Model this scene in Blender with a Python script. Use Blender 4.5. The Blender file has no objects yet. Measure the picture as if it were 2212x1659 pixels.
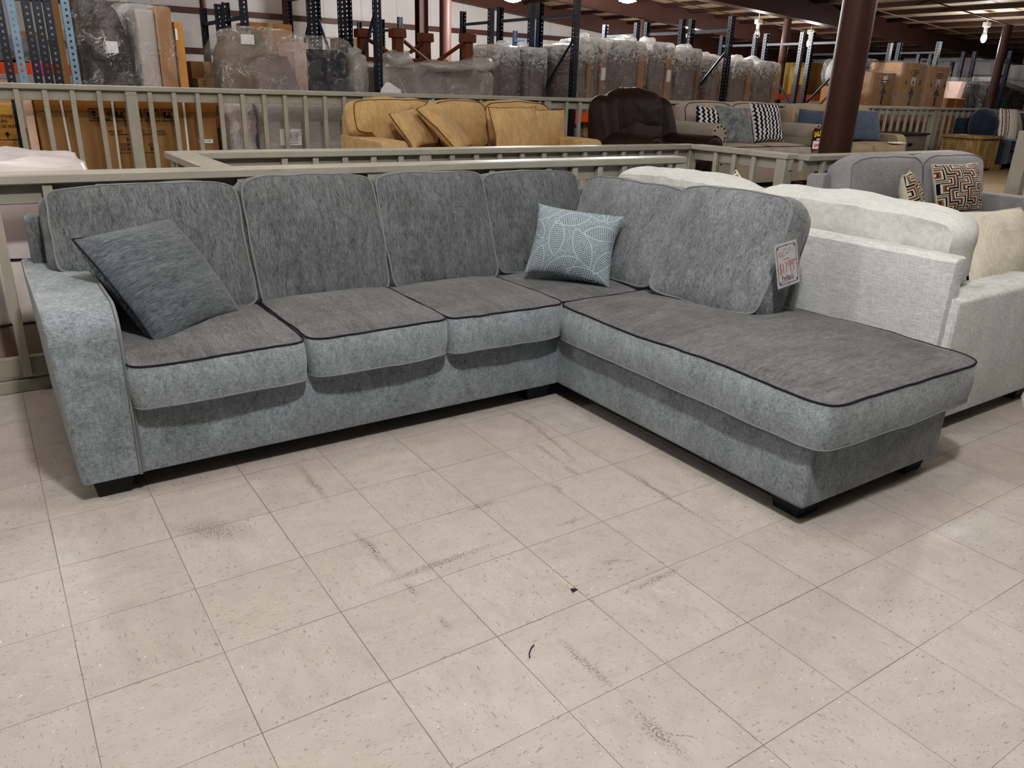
import bpy, bmesh, math, random
from mathutils import Vector, Matrix, noise
random.seed(7)
sc = bpy.context.scene
COL = sc.collection
PI = math.pi

# ------------------------------------------------------------------ mesh kit
class MB:
    def __init__(s):
        s.v = []; s.f = []; s.m = []
    def add(s, vs, fs, mi=0, M=None):
        o = len(s.v)
        s.v += [tuple(M @ Vector(p)) if M else tuple(p) for p in vs]
        s.f += [tuple(i + o for i in f) for f in fs]
        s.m += [mi] * len(fs)
        return s
    def bm(s, b, mi=0, M=None):
        b.verts.index_update()
        s.add([v.co[:] for v in b.verts], [[v.index for v in f.verts] for f in b.faces], mi, M)
        b.free(); return s
    def box(s, x0, x1, y0, y1, z0, z1, bev=0, seg=2, mi=0, M=None, taper=1.0):
        b = bmesh.new()
        bmesh.ops.create_cube(b, size=1)
        for v in b.verts:
            k = taper if v.co.z < 0 else 1.0
            v.co = Vector(((x0+x1)/2 + v.co.x*(x1-x0)*k, (y0+y1)/2 + v.co.y*(y1-y0)*k, (z0+z1)/2 + v.co.z*(z1-z0)))
        if bev > 0:
            bmesh.ops.bevel(b, geom=b.edges[:], offset=bev, segments=seg, profile=.5, affect='EDGES')
        return s.bm(b, mi, M)
    def prism(s, poly, ax, lo, hi, bev=0, seg=3, mi=0, M=None):
        """poly = 2D points in the plane across axis ax (x:(y,z) y:(x,z) z:(x,y))."""
        def p3(a, b, t):
            return (t, a, b) if ax == 'x' else (a, t, b) if ax == 'y' else (a, b, t)
        b = bmesh.new()
        A = [b.verts.new(p3(p[0], p[1], lo)) for p in poly]
        B = [b.verts.new(p3(p[0], p[1], hi)) for p in poly]
        b.faces.new(A); b.faces.new(B[::-1])
        n = len(poly)
        for i in range(n):
            b.faces.new((A[i], B[i], B[(i+1) % n], A[(i+1) % n]))
        bmesh.ops.recalc_face_normals(b, faces=b.faces[:])
        if bev > 0:
            caps = [e for e in b.edges if (e.verts[0] in A) == (e.verts[1] in A)]
            bmesh.ops.bevel(b, geom=caps, offset=bev, segments=seg, profile=.5, affect='EDGES')
        return s.bm(b, mi, M)
    def tube(s, pts, r, n=6, closed=False, mi=0, M=None):
        pts = [Vector(p) for p in pts]; N = len(pts); vs = []; fs = []
        up = None
        for i, p in enumerate(pts):
            a = pts[i-1] if (i > 0 or closed) else p
            c = pts[(i+1) % N] if (i < N-1 or closed) else p
            t = (c - a)
            t = t.normalized() if t.length > 1e-9 else Vector((0, 0, 1))
            if up is None:
                up = Vector((0, 0, 1)) if abs(t.z) < .9 else Vector((1, 0, 0))
            u = (up - t * up.dot(t)).normalized(); up = u; w = t.cross(u)
            rr = r[i] if isinstance(r, (list, tuple)) else r
            for k in range(n):
                g = 2*PI*k/n
                vs.append(p + u*math.cos(g)*rr + w*math.sin(g)*rr)
        for i in range(N if closed else N-1):
            j = (i+1) % N
            for k in range(n):
                fs.append((i*n+k, i*n+(k+1) % n, j*n+(k+1) % n, j*n+k))
        if not closed:
            fs.append(tuple(range(n))[::-1]); fs.append(tuple((N-1)*n+k for k in range(n)))
        return s.add(vs, fs, mi, M)
    def lathe(s, prof, n=20, mi=0, M=None):
        vs = []; fs = []
        for r, z in prof:
            for k in range(n):
                g = 2*PI*k/n; vs.append((r*math.cos(g), r*math.sin(g), z))
        for i in range(len(prof)-1):
            for k in range(n):
                fs.append((i*n+k, i*n+(k+1) % n, (i+1)*n+(k+1) % n, (i+1)*n+k))
        fs.append(tuple(range(n))[::-1]); fs.append(tuple((len(prof)-1)*n+k for k in range(n)))
        return s.add(vs, fs, mi, M)
    def mesh(s, name, mats, smooth=True, ang=40):
        me = bpy.data.meshes.new(name)
        me.from_pydata(s.v, [], s.f)
        for m in (mats if isinstance(mats, (list, tuple)) else [mats]):
            me.materials.append(m)
        for p, mi in zip(me.polygons, s.m):
            p.material_index = mi; p.use_smooth = smooth
        if smooth:
            me.set_sharp_from_angle(angle=math.radians(ang))
        me.update()
        return me

WM = {}
def wmat(o): return WM[o.name]
def thing(name, label, cat, loc=(0, 0, 0), rz=0, group=None):
    o = bpy.data.objects.new(name, None); COL.objects.link(o)
    o.empty_display_size = .1
    o.location = loc; o.rotation_euler = (0, 0, rz)
    WM[o.name] = Matrix.Translation(loc) @ Matrix.Rotation(rz, 4, 'Z')
    tag(o, label, cat, group); return o
def tag(o, label=None, cat=None, group=None, kind=None):
    if label: o['label'] = label
    if cat: o['category'] = cat
    if group: o['group'] = group
    if kind: o['kind'] = kind
    return o
def part(parent, name, mb, mats, M=None, smooth=True, ang=40, world=False, label=None):
    """M places the mesh; in the parent's space, or in world space when world is set."""
    me = mb.mesh(name, mats, smooth, ang) if isinstance(mb, MB) else mb
    o = bpy.data.objects.new(name, me); COL.objects.link(o)
    M = M.copy() if M else Matrix.Identity(4)
    if parent:
        o.parent = parent
        W = wmat(parent)
        L = W.inverted() @ M if world else M
        o.matrix_basis = L
        WM[o.name] = W @ L
    else:
        o.matrix_basis = M; WM[o.name] = M
    if label: o['label'] = label
    return o
def struct(name, mb, mats, smooth=False):
    o = part(None, name, mb, mats, smooth=smooth); o['kind'] = 'structure'; return o
def solo(name, label, cat, mb, mats, M=None, group=None, smooth=True, ang=40):
    o = part(None, name, mb, mats, M, smooth, ang); return tag(o, label, cat, group)
def T(x, y, z): return Matrix.Translation((x, y, z))
def R(a, ax): return Matrix.Rotation(math.radians(a), 4, ax)
def frame(o, x, y):
    """matrix with origin o, local x along x, local y near y, local z = x cross y"""
    x = Vector(x).normalized(); y = Vector(y); z = x.cross(y).normalized(); y = z.cross(x)
    return Matrix(((x.x, y.x, z.x, o[0]), (x.y, y.y, z.y, o[1]), (x.z, y.z, z.z, o[2]), (0, 0, 0, 1)))

def cushion(w, h, t, bf=.02, bb=.0, p=9, nx=26, ny=22, nb=6, side=.18, amp=.004, seed=0, shape=None, freq=5, facemats=(0, 0, 0)):
    """boxed cushion; local x width, y height, z thickness. returns MB, front loop, back loop"""
    mb = MB()
    off = Vector((seed*7.3, seed*3.1, seed*5.7))
    def D(q):
        q = Vector(q)
        if shape: q = Vector(shape(*q))
        n = noise.noise_vector(q*freq + off) + .5*noise.noise_vector(q*freq*2.7 + off)
        return tuple(q + n*amp)
    def sq(u, v):
        m = max(abs(u), abs(v))
        if m < 1e-9: return (0, 0)
        s = m/((abs(u)**p + abs(v)**p)**(1/p))
        return (u*s, v*s)
    def us(n): return [-math.cos(PI*i/n)*.35 + (2*i/n - 1)*.65 for i in range(n+1)]
    U = us(nx); V = us(ny)
    def face(sgn, bul):
        g = []
        for v in V:
            row = []
            for u in U:
                a, b = sq(u, v)
                d = max(0, (1-abs(u)**2.6)*(1-abs(v)**2.6))**.7
                row.append(D((a*w/2, b*h/2, sgn*(t/2 + bul*d))))
            g.append(row)
        return g
    F = face(1, bf); B = face(-1, bb)
    def addgrid(g, flip, mi):
        vs = [q for r in g for q in r]; fs = []
        for j in range(ny):
            for i in range(nx):
                a = j*(nx+1)+i
                f = (a, a+1, a+nx+2, a+nx+1)
                fs.append(f[::-1] if flip else f)
        mb.add(vs, fs, mi)
    addgrid(F, False, facemats[0]); addgrid(B, True, facemats[2])
    per = [(i, 0) for i in range(nx)] + [(nx, j) for j in range(ny)] + [(i, ny) for i in range(nx, 0, -1)] + [(0, j) for j in range(ny, 0, -1)]
    loops = []
    for k in range(nb+1):
        z = t/2 - t*k/nb
        o = side*t*math.sin(PI*k/nb)
        L = []
        for i, j in per:
            a, b = sq(U[i], V[j])
            nrm = Vector((a*abs(a)**(p-2), b*abs(b)**(p-2))) if True else None
            nrm = nrm.normalized()
            L.append(D((a*w/2 + nrm.x*o, b*h/2 + nrm.y*o, z)))
        loops.append(L)
    n = len(per); vs = [q for L in loops for q in L]; fs = []
    for k in range(nb):
        for i in range(n):
            fs.append((k*n+i, (k+1)*n+i, (k+1)*n+(i+1) % n, k*n+(i+1) % n))
    mb.add(vs, fs, facemats[1])
    return mb, loops[0], loops[-1]

def pillow(w, h, t, pinch=.06, amp=.006, seed=0, n=26, freq=9, e=.42, front=0, back=0):
    mb = MB(); off = Vector((seed*5.1, seed*2.3, seed*9.7))
    us = [-math.cos(PI*i/n)*.5 + (2*i/n-1)*.5 for i in range(n+1)]
    def pt(u, v, s):
        x = u*w/2*(1-pinch*(1-v*v)); y = v*h/2*(1-pinch*(1-u*u))
        z = s*t/2*max(0, (1-u*u)*(1-v*v))**e
        q = Vector((x, y, z)); d = noise.noise_vector(q*freq + off)
        fade = max(0, (1-u**4)*(1-v**4))
        rim = noise.noise_vector(Vector((x, y, 0))*freq*.6 + off)*amp*.9
        return tuple(q + d*amp*fade*1.6 + rim)
    for s in (1, -1):
        vs = [pt(u, v, s) for v in us for u in us]; fs = []
        for j in range(n):
            for i in range(n):
                a = j*(n+1)+i; f = (a, a+1, a+n+2, a+n+1)
                fs.append(f if s > 0 else f[::-1])
        mb.add(vs, fs, front if s > 0 else back)
    L = [(i, 0) for i in range(n)] + [(n, j) for j in range(n)] + [(i, n) for i in range(n, 0, -1)] + [(0, j) for j in range(n, 0, -1)]
    loop = [pt(us[i], us[j], 1) for i, j in L]
    return mb, loop

# ------------------------------------------------------------------ material kit
class NT:
    def __init__(s, name):
        s.m = bpy.data.materials.new(name); s.m.use_nodes = True
        s.t = s.m.node_tree; s.t.nodes.clear()
        s.out = s.n('ShaderNodeOutputMaterial')
    def n(s, typ, ins=None, **kw):
        nd = s.t.nodes.new(typ)
        for k, v in kw.items(): setattr(nd, k, v)
        if ins:
            for k, v in ins.items():
                sk = nd.inputs[k]
                if isinstance(v, bpy.types.NodeSocket): s.t.links.new(v, sk)
                else: sk.default_value = v
        return nd
    def math(s, op, a, b=0.0, c=0.0, clamp=False):
        nd = s.n('ShaderNodeMath', {0: a, 1: b, 2: c}, operation=op); nd.use_clamp = clamp
        return nd.outputs[0]
    def vm(s, op, a, b=(0, 0, 0)):
        return s.n('ShaderNodeVectorMath', {0: a, 1: b}, operation=op)
    def coord(s, kind='Object'):
        return s.n('ShaderNodeTexCoord').outputs[kind]
    def mapping(s, v, loc=(0, 0, 0), rot=(0, 0, 0), sca=(1, 1, 1), typ='POINT'):
        return s.n('ShaderNodeMapping', {'Vector': v, 'Location': loc, 'Rotation': rot, 'Scale': sca}, vector_type=typ).outputs[0]
    def noise(s, v, scale=5, detail=3, rough=.6, dist=0):
        return s.n('ShaderNodeTexNoise', {'Vector': v, 'Scale': scale, 'Detail': detail, 'Roughness': rough, 'Distortion': dist}).outputs['Fac']
    def ramp(s, f, stops, interp='LINEAR'):
        nd = s.n('ShaderNodeValToRGB', {0: f}); cr = nd.color_ramp; cr.interpolation = interp
        while len(cr.elements) < len(stops): cr.elements.new(.5)
        for e, (p, c) in zip(cr.elements, stops):
            e.position = p
            e.color = (c, c, c, 1) if isinstance(c, (int, float)) else (c[0], c[1], c[2], 1)
        return nd.outputs[0]
    def mix(s, f, a, b, mode='MIX'):
        nd = s.n('ShaderNodeMix', data_type='RGBA', blend_type=mode)
        for i, v in ((0, f), (6, a), (7, b)):
            if isinstance(v, bpy.types.NodeSocket): s.t.links.new(v, nd.inputs[i])
            elif i == 0: nd.inputs[0].default_value = v
            else: nd.inputs[i].default_value = (v[0], v[1], v[2], 1)
        return nd.outputs[2]
    def range(s, v, a, b, c=0.0, d=1.0):
        return s.n('ShaderNodeMapRange', {0: v, 1: a, 2: b, 3: c, 4: d}).outputs[0]
    def bump(s, h, strength=.3, dist=.01):
        return s.n('ShaderNodeBump', {'Height': h, 'Strength': strength, 'Distance': dist}).outputs[0]
    def principled(s, col, rough=.6, spec=.3, metal=0, normal=None, sheen=0, **kw):
        ins = {'Roughness': rough, 'Specular IOR Level': spec, 'Metallic': metal, 'Sheen Weight': sheen}
        nd = s.n('ShaderNodeBsdfPrincipled', ins)
        if isinstance(col, bpy.types.NodeSocket): s.t.links.new(col, nd.inputs['Base Color'])
        else: nd.inputs['Base Color'].default_value = (col[0], col[1], col[2], 1)
        if normal is not None: s.t.links.new(normal, nd.inputs['Normal'])
        for k, v in kw.items():
            sk = nd.inputs[k.replace('_', ' ')]
            if isinstance(v, bpy.types.NodeSocket): s.t.links.new(v, sk)
            else: sk.default_value = v
        return nd.outputs[0]
    def done(s, sh):
        s.t.links.new(sh, s.out.inputs[0]); return s.m

def srgb(r, g, b):
    f = lambda c: (c/255/12.92) if c/255 <= .04045 else ((c/255+.055)/1.055)**2.4
    return (f(r), f(g), f(b))
def mul(c, k): return tuple(x*k for x in c)

def plain(name, col, rough=.6, spec=.3, var=.12, scale=8, bump=.0, bs=60, metal=0):
    t = NT(name); v = t.coord()
    f = t.noise(v, scale, 4, .6)
    c = t.ramp(f, [(.25, mul(col, 1-var)), (.75, mul(col, 1+var))])
    nb = t.bump(t.noise(v, bs, 3), bump, .004) if bump else None
    return t.done(t.principled(c, rough, spec, metal, nb))

def fabric(name, dark, light, sca=(130, 22, 22), blotch=.25, sheen=.25, bump=.35, lo=.38, hi=.62, slub=0.0):
    """woven pile: streaks along one direction, cloudy patches where the nap is brushed, optional cross slubs"""
    t = NT(name); v = t.coord()
    w = t.n('ShaderNodeMix', {'Factor': .04}, data_type='VECTOR')
    t.t.links.new(v, w.inputs[4])
    t.t.links.new(t.n('ShaderNodeTexNoise', {'Vector': v, 'Scale': 4.0, 'Detail': 1.0}).outputs['Color'], w.inputs[5])
    wv = w.outputs[1]
    s1 = t.noise(t.mapping(wv, sca=sca), 1, 4, .75)
    s2 = t.noise(t.mapping(wv, sca=(sca[0]*2.1, sca[1]*3.2, sca[2]*3.2)), 1, 3, .75)
    s3 = t.noise(t.mapping(wv, sca=(sca[0]*.16, sca[1]*.22, sca[2]*.22)), 1, 4, .7, .8)
    f = t.math('ADD', t.math('MULTIPLY', s1, .46), t.math('ADD', t.math('MULTIPLY', s2, .30), t.math('MULTIPLY', s3, .24)))
    if slub:
        s4 = t.noise(t.mapping(wv, sca=(70, 70, 520)), 1, 3, .7)
        f = t.math('ADD', t.math('MULTIPLY', f, 1-slub), t.math('MULTIPLY', s4, slub))
    c = t.ramp(f, [(lo, dark), (hi, light)])
    b = t.noise(v, 6, 4, .65, .8)
    c = t.mix(1.0, c, t.ramp(b, [(.32, 1-blotch), (.68, 1+blotch*.6)]), 'MULTIPLY')
    return t.done(t.principled(c, .9, .15, 0, t.bump(f, bump, .004), sheen, Sheen_Roughness=.5))

def weave(name, dark, light, s=170, sheen=.1, bump=.4, sq=.35):
    """coarse cross weave with horizontal slubs"""
    t = NT(name); v = t.coord()
    a = t.noise(t.mapping(v, sca=(s*sq*.5, s*sq*.5, s*1.6)), 1, 3, .6)
    b = t.noise(t.mapping(v, sca=(s, s, s*.25)), 1, 2, .6)
    f = t.math('ADD', t.math('MULTIPLY', a, .6), t.math('MULTIPLY', b, .4))
    c = t.ramp(f, [(.36, dark), (.64, light)])
    c = t.mix(1.0, c, t.ramp(t.noise(v, 5, 3), [(.3, .88), (.7, 1.06)]), 'MULTIPLY')
    return t.done(t.principled(c, .9, .15, 0, t.bump(f, bump, .004), sheen))

def glow(name, col, k):
    t = NT(name)
    return t.done(t.n('ShaderNodeEmission', {'Color': (*col, 1), 'Strength': k}).outputs[0])

def plastic(name, tint=(.9, .9, .9), clear=.06, milky=.75, toph=None, scale=(4, 4, 1.6)):
    """clear film: thin veil, crease highlights painted white, optionally a gathered top painted white as if lit"""
    t = NT(name); v = t.coord()
    rnd = t.n('ShaderNodeObjectInfo').outputs['Random']
    ofs = t.n('ShaderNodeCombineXYZ', {0: t.math('MULTIPLY', rnd, 31.0), 1: t.math('MULTIPLY', rnd, 17.0), 2: 0.0}).outputs[0]
    vv = t.vm('ADD', v, ofs).outputs[0]
    n1 = t.noise(t.mapping(vv, sca=scale), 1.0, 3, .55, 1.2)
    n2 = t.noise(t.mapping(vv, rot=(.3, .6, .2), sca=(scale[0]*2.3, scale[1]*2.3, scale[2]*1.5)), 1.4, 3, .6, 2.2)
    def ridge(n, w): return t.range(t.math('ABSOLUTE', t.math('SUBTRACT', n, .5)), 0.0, w, 1.0, 0.0)
    r = t.math('MULTIPLY', t.math('MAXIMUM', ridge(n1, .013), ridge(n2, .012)), t.ramp(t.noise(vv, 2.6, 3), [(.42, 0), (.62, 1)]))  # noise ridges painted as thin white crease highlights
    f = t.math('ADD', t.math('MULTIPLY', r, milky*.85), t.ramp(n1, [(.4, clear), (.75, clear+.22*milky)]))
    if toph is not None:
        z = t.n('ShaderNodeSeparateXYZ', {0: t.coord('Generated')}).outputs[toph[0]]
        z = t.math('ADD', z, t.math('MULTIPLY', t.math('SUBTRACT', n2, .5), .5))
        f = t.math('MAXIMUM', f, t.math('MULTIPLY', t.range(z, toph[1], toph[1]+.12, 0.0, toph[2]), t.ramp(n1, [(.3, .62), (.55, 1)])))  # top of the film whitened to look brightly lit
    nb = t.bump(t.math('ADD', n1, t.math('MULTIPLY', n2, .5)), .5, .08)
    tr = t.n('ShaderNodeBsdfTransparent', {'Color': (.95, .95, .95, 1)}).outputs[0]
    gl = t.n('ShaderNodeMixShader', {0: .35, 1: t.principled(tint, .2, .9, 0, nb), 2: t.n('ShaderNodeBsdfTranslucent', {'Color': (*tint, 1)}).outputs[0]}).outputs[0]
    mx = t.n('ShaderNodeMixShader', {0: t.math('MINIMUM', f, .96), 1: tr, 2: gl}).outputs[0]
    return t.done(mx)

# ---- sectional chenille: one fabric, nap brightness by facing painted into each tone
M_top = fabric('grey_chenille_seat', srgb(58, 61, 65), srgb(127, 130, 134), sca=(230, 30, 30), blotch=.2)
M_side = fabric('grey_chenille_boxing', srgb(96, 104, 110), srgb(178, 187, 194), sca=(150, 60, 60), blotch=.16, sheen=.3, slub=.35)
M_backc = fabric('grey_chenille_back', srgb(56, 60, 63), srgb(127, 132, 135), sca=(230, 38, 38), blotch=.16)
M_backr = fabric('grey_chenille_back_painted_lit', srgb(74, 78, 82), srgb(150, 155, 160), sca=(210, 60, 60), blotch=.16)  # lighter copy for the two cushions catching the light; lit look put into colour
M_base = fabric('grey_chenille_base', srgb(94, 102, 108), srgb(172, 181, 188), sca=(120, 120, 60), blotch=.2, sheen=.3, slub=.35)
M_pipe = plain('dark_grey_piping', srgb(52, 50, 58), .9, .1)
M_pipe2 = plain('grey_piping', srgb(128, 132, 134), .9, .1)
M_pil = fabric('charcoal_pillow_fabric', srgb(50, 54, 59), srgb(120, 127, 133), sca=(34, 240, 40), blotch=.15)
M_foot = plain('black_foot', srgb(38, 40, 44), .5, .4, bump=.1)
M_wood = plain('painted_railing', srgb(188, 186, 170), .55, .35, var=.05, scale=4, bump=.05)
M_hide = plain('brown_hide', srgb(46, 31, 25), .55, .3, var=.25, scale=14, bump=.35, bs=160)
M_maroon = plain('maroon_steel', srgb(76, 52, 46), .5, .25, var=.12, scale=3)
M_purlin = plain('maroon_purlin', srgb(60, 42, 38), .6, .12, var=.12, scale=3)
M_card = plain('cardboard', srgb(164, 126, 90), .8, .15, var=.06, scale=5)
M_card2 = plain('tan_cardboard', srgb(190, 152, 112), .8, .15, var=.06, scale=5)
M_ink = plain('printing_ink', srgb(42, 36, 34), .7, .1, var=0)
M_paper = plain('white_paper', srgb(238, 236, 238), .6, .3, var=.02)
M_black = plain('black_metal', srgb(24, 24, 26), .4, .5)
M_navyt = plain('dark_thread', srgb(40, 38, 60), .7, .2)
M_white = plain('white_plain', srgb(230, 228, 226), .6, .3, var=.03)

def railing_paint():
    t = NT('railing_paint'); v = t.coord()
    c = t.ramp(t.noise(v, 3, 4), [(.3, srgb(160, 157, 146)), (.7, srgb(179, 176, 166))])
    g = t.noise(t.mapping(v, sca=(1.5, 1.5, 9)), 2.5, 5, .7)
    c = t.mix(t.ramp(g, [(.60, 0), (.70, .55)]), c, srgb(140, 134, 112))
    return t.done(t.principled(c, .5, .4, 0, t.bump(t.noise(v, 40, 4), .12, .004)))
M_rail = railing_paint()

# ------------------------------------------------------------------ floor of vinyl tiles
def floor_mat():
    t = NT('vinyl_tile'); v = t.coord(); S = .3048
    sep = t.n('ShaderNodeSeparateXYZ', {0: v})
    def cell(o):
        q = t.math('DIVIDE', o, S)
        fl = t.math('FLOOR', q); fr = t.math('SUBTRACT', q, fl)
        d = t.math('SUBTRACT', .5, t.math('ABSOLUTE', t.math('SUBTRACT', fr, .5)))
        return fl, d
    fx, dx = cell(sep.outputs[0]); fy, dy = cell(sep.outputs[1])
    gid = t.n('ShaderNodeCombineXYZ', {0: fx, 1: fy, 2: 0.0}).outputs[0]
    wn = t.n('ShaderNodeTexWhiteNoise', {0: gid}, noise_dimensions='3D')
    rnd = wn.outputs[0]
    par = t.math('FLOORED_MODULO', t.math('ADD', fx, fy), 2.0)
    # flecks lie one way on one tile and the other way on the next
    ofs = t.vm('MULTIPLY', wn.outputs[1], (37, 53, 11)).outputs[0]
    def oriented(sa, sb):
        a = t.mapping(v, sca=(sa, sb, 1)); b = t.mapping(v, sca=(sb, sa, 1))
        m = t.n('ShaderNodeMix', {'Factor': par}, data_type='VECTOR')
        t.t.links.new(a, m.inputs[4]); t.t.links.new(b, m.inputs[5])
        return t.vm('ADD', m.outputs[1], ofs).outputs[0]
    base = t.ramp(t.noise(oriented(9, 16), 1, 5, .65), [(.25, srgb(164, 161, 156)), (.5, srgb(178, 174, 169)), (.8, srgb(188, 185, 180))])
    big = t.noise(v, 1.3, 4, .6)
    base = t.mix(1.0, base, t.ramp(big, [(.25, .90), (.7, 1.02)]), 'MULTIPLY')
    base = t.mix(1.0, base, t.range(rnd, 0, 1, .955, 1.03), 'MULTIPLY')
    tint = t.n('ShaderNodeSeparateColor', {0: wn.outputs[1]}).outputs[1]
    base = t.mix(t.math('MULTIPLY', tint, .40), base, srgb(180, 169, 165))
    f1 = t.noise(oriented(46, 150), 1, 2, .55, .4)
    f2 = t.noise(oriented(90, 210), 1, 2, .5, .5)
    f3 = t.noise(t.vm('ADD', oriented(70, 160), (9, 4, 2)).outputs[0], 1, 2, .5, .3)
    c = t.mix(t.ramp(f1, [(.655, 0), (.70, .6)]), base, srgb(112, 100, 92))
    c = t.mix(t.ramp(f2, [(.64, 0), (.68, .55)]), c, srgb(134, 122, 112))
    c = t.mix(t.ramp(f3, [(.72, 0), (.75, .8)]), c, srgb(228, 224, 216))
    # worn scuffs
    scf = [(0.804, -0.170, -1.58, 0.160, 0.018), (0.804, -0.674, -1.52, 0.131, 0.016), (0.957, -0.850, 0.01, 0.241, 0.018),
           (0.814, -0.924, -1.59, 0.037, 0.010), (0.824, -1.100, -1.55, 0.036, 0.012), (1.231, -0.628, -0.03, 0.081, 0.013),
           (1.662, -0.569, -1.52, 0.049, 0.019), (1.674, -0.399, -1.60, 0.106, 0.013), (1.536, -0.648, -1.75, 0.046, 0.011),
           (1.833, -0.857, -1.62, 0.230, 0.011), (1.426, -0.863, -0.05, 0.053, 0.012), (1.398, -1.109, -0.01, 0.036, 0.011),
           (1.448, -1.244, 0.06, 0.126, 0.013), (1.051, -1.426, -1.51, 0.106, 0.013), (1.045, -1.682, -1.54, 0.099, 0.023),
           (1.071, -1.702, -0.70, 0.066, 0.004), (1.777, -0.076, -1.47, 0.154, 0.014), (1.758, -0.297, -1.71, 0.240, 0.012),
           (0.424, -0.322, -0.69, 0.12, 0.06)]
    grit = t.noise(v, 170, 3, .7); acc = None
    wob = t.n('ShaderNodeTexNoise', {'Vector': v, 'Scale': 14.0, 'Detail': 2.0}).outputs['Color']
    wv = t.vm('ADD', v, t.vm('MULTIPLY', t.vm('SUBTRACT', wob, (.5, .5, .5)).outputs[0], (.03, .03, 0)).outputs[0]).outputs[0]
    for x, y, a, l, w in scf:
        q = t.mapping(wv, (x, y, 0), (0, 0, a), (l, w, 1), 'TEXTURE')
        d = t.vm('LENGTH', q).outputs['Value']
        m = t.range(d, .2, 1.25, 1.0, 0.0)
        acc = m if acc is None else t.math('MAXIMUM', acc, m)
    c = t.mix(t.math('MULTIPLY', acc, t.ramp(grit, [(.44, 0), (.62, .85)])), c, srgb(72, 66, 58))
    seam = t.math('MINIMUM', dx, dy)
    sw = t.range(t.noise(v, 2.2, 2), .3, .7, .0018, .0048)
    sm = t.math('LESS_THAN', seam, sw)
    c = t.mix(t.math('MULTIPLY', sm, .78), c, srgb(92, 80, 74))
    # the strip left of the aisle is waxed shinier
    rg = t.ramp(t.noise(v, 5, 4, .6), [(.3, .34), (.7, .50)])
    hgt = t.math('SUBTRACT', t.noise(v, 60, 3), t.math('MULTIPLY', sm, .8))
    return t.done(t.principled(c, rg, .25, 0, t.bump(hgt, .10, .004)))
M_floor = floor_mat()
struct('floor', MB().box(-9, 26, -7, 16.2, -.12, 0), M_floor)
def platform_mat():
    t = NT('platform_boards'); v = t.coord()
    c = t.ramp(t.noise(t.mapping(v, sca=(1, 8, 1)), 2, 4), [(.3, srgb(150, 134, 110)), (.7, srgb(178, 160, 134))])
    return t.done(t.principled(c, .55, .3))
struct('floor_platform', MB().prism([(-6, 2.5), (5.27, 2.5), (5.27, 1.42), (25, 1.42), (25, 16.1), (-6, 16.1)], 'z', .0, .30), platform_mat())

# ------------------------------------------------------------------ shell of the warehouse
def wall_mat():
    t = NT('white_metal_siding'); v = t.coord()
    s = t.n('ShaderNodeSeparateXYZ', {0: v})
    q = t.math('ADD', s.outputs[0], s.outputs[1])
    fr = t.math('FRACT', t.math('DIVIDE', q, .91))
    ln = t.math('LESS_THAN', t.math('ABSOLUTE', t.math('SUBTRACT', fr, .5)), .012)
    c = t.ramp(t.noise(v, .8, 4), [(.3, srgb(172, 167, 166)), (.7, srgb(190, 185, 184))])
    c = t.mix(t.math('MULTIPLY', ln, .45), c, srgb(130, 124, 120))
    return t.done(t.principled(c, .6, .3))
M_wall = wall_mat()
struct('wall_back', MB().box(-9, 25, 16, 16.12, 0, 4.6), M_wall)
struct('wall_right', MB().box(24.6, 24.72, -7, 16, 0, 3.2), M_wall)
struct('wall_left', MB().box(-9.12, -9, -7, 16, 0, 5), M_wall)
def zc(x): return 4.02 - .067*x
def deck_mat():
    t = NT('roof_deck'); v = t.coord()
    c = t.ramp(t.noise(v, 1.5, 4), [(.3, srgb(176, 160, 138)), (.7, srgb(206, 192, 170))])
    return t.done(t.principled(c, .6, .2))
struct('ceiling', MB().prism([(-9, zc(-9)+.26), (25, zc(25)+.26), (25, zc(25)+.32), (-9, zc(-9)+.32)], 'y', -7, 16), deck_mat())
k = 0
x = -8.2
while x < 24.5:       # purlins run front to back under the roof deck
    k += 1
    z = zc(x)
    struct('trim_%d' % k, MB().box(x-.03, x+.03, -7, 16, z+.175, z+.26), M_purlin)
    x += .9
def rafter(y, dep, a=4.02, b=.067, x0=-9, x1=24.6):
    global k
    k += 1
    m = MB().prism([(x0, a-b*x0), (x1, a-b*x1), (x1, a-b*x1+dep), (x0, a-b*x0+dep)], 'y', y-.09, y+.09)
    m.prism([(x0, a-b*x0-.02), (x1, a-b*x1-.02), (x1, a-b*x1), (x0, a-b*x0)], 'y', y-.13, y+.13)
    struct('trim_%d' % k, m, M_maroon)
rafter(9.0, .5, 3.62, .050); rafter(12.5, .5, 3.90, .067); rafter(15.8, .5, 4.25, .090); rafter(1.7, .45, 3.9, .055); rafter(-4.5, .45, 4.0, .06)
for z in (2.63, 1.86):
    k += 1; struct('trim_%d' % k, MB().box(-9, 25, 15.9, 16, z-.05, z+.06), M_maroon)
for z in (1.72,):
    k += 1; struct('trim_%d' % k, MB().box(24.5, 24.6, 2, 16, z-.05, z+.07), M_maroon)
# thin sway rods and conduit under the roof
for y in (6.2, 7.6, 10.8, 13.4):
    k += 1; struct('trim_%d' % k, MB().tube([(x_, y, zc(x_)+.02) for x_ in (-4, 4, 12, 24)], .012, 5), M_maroon)

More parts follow.
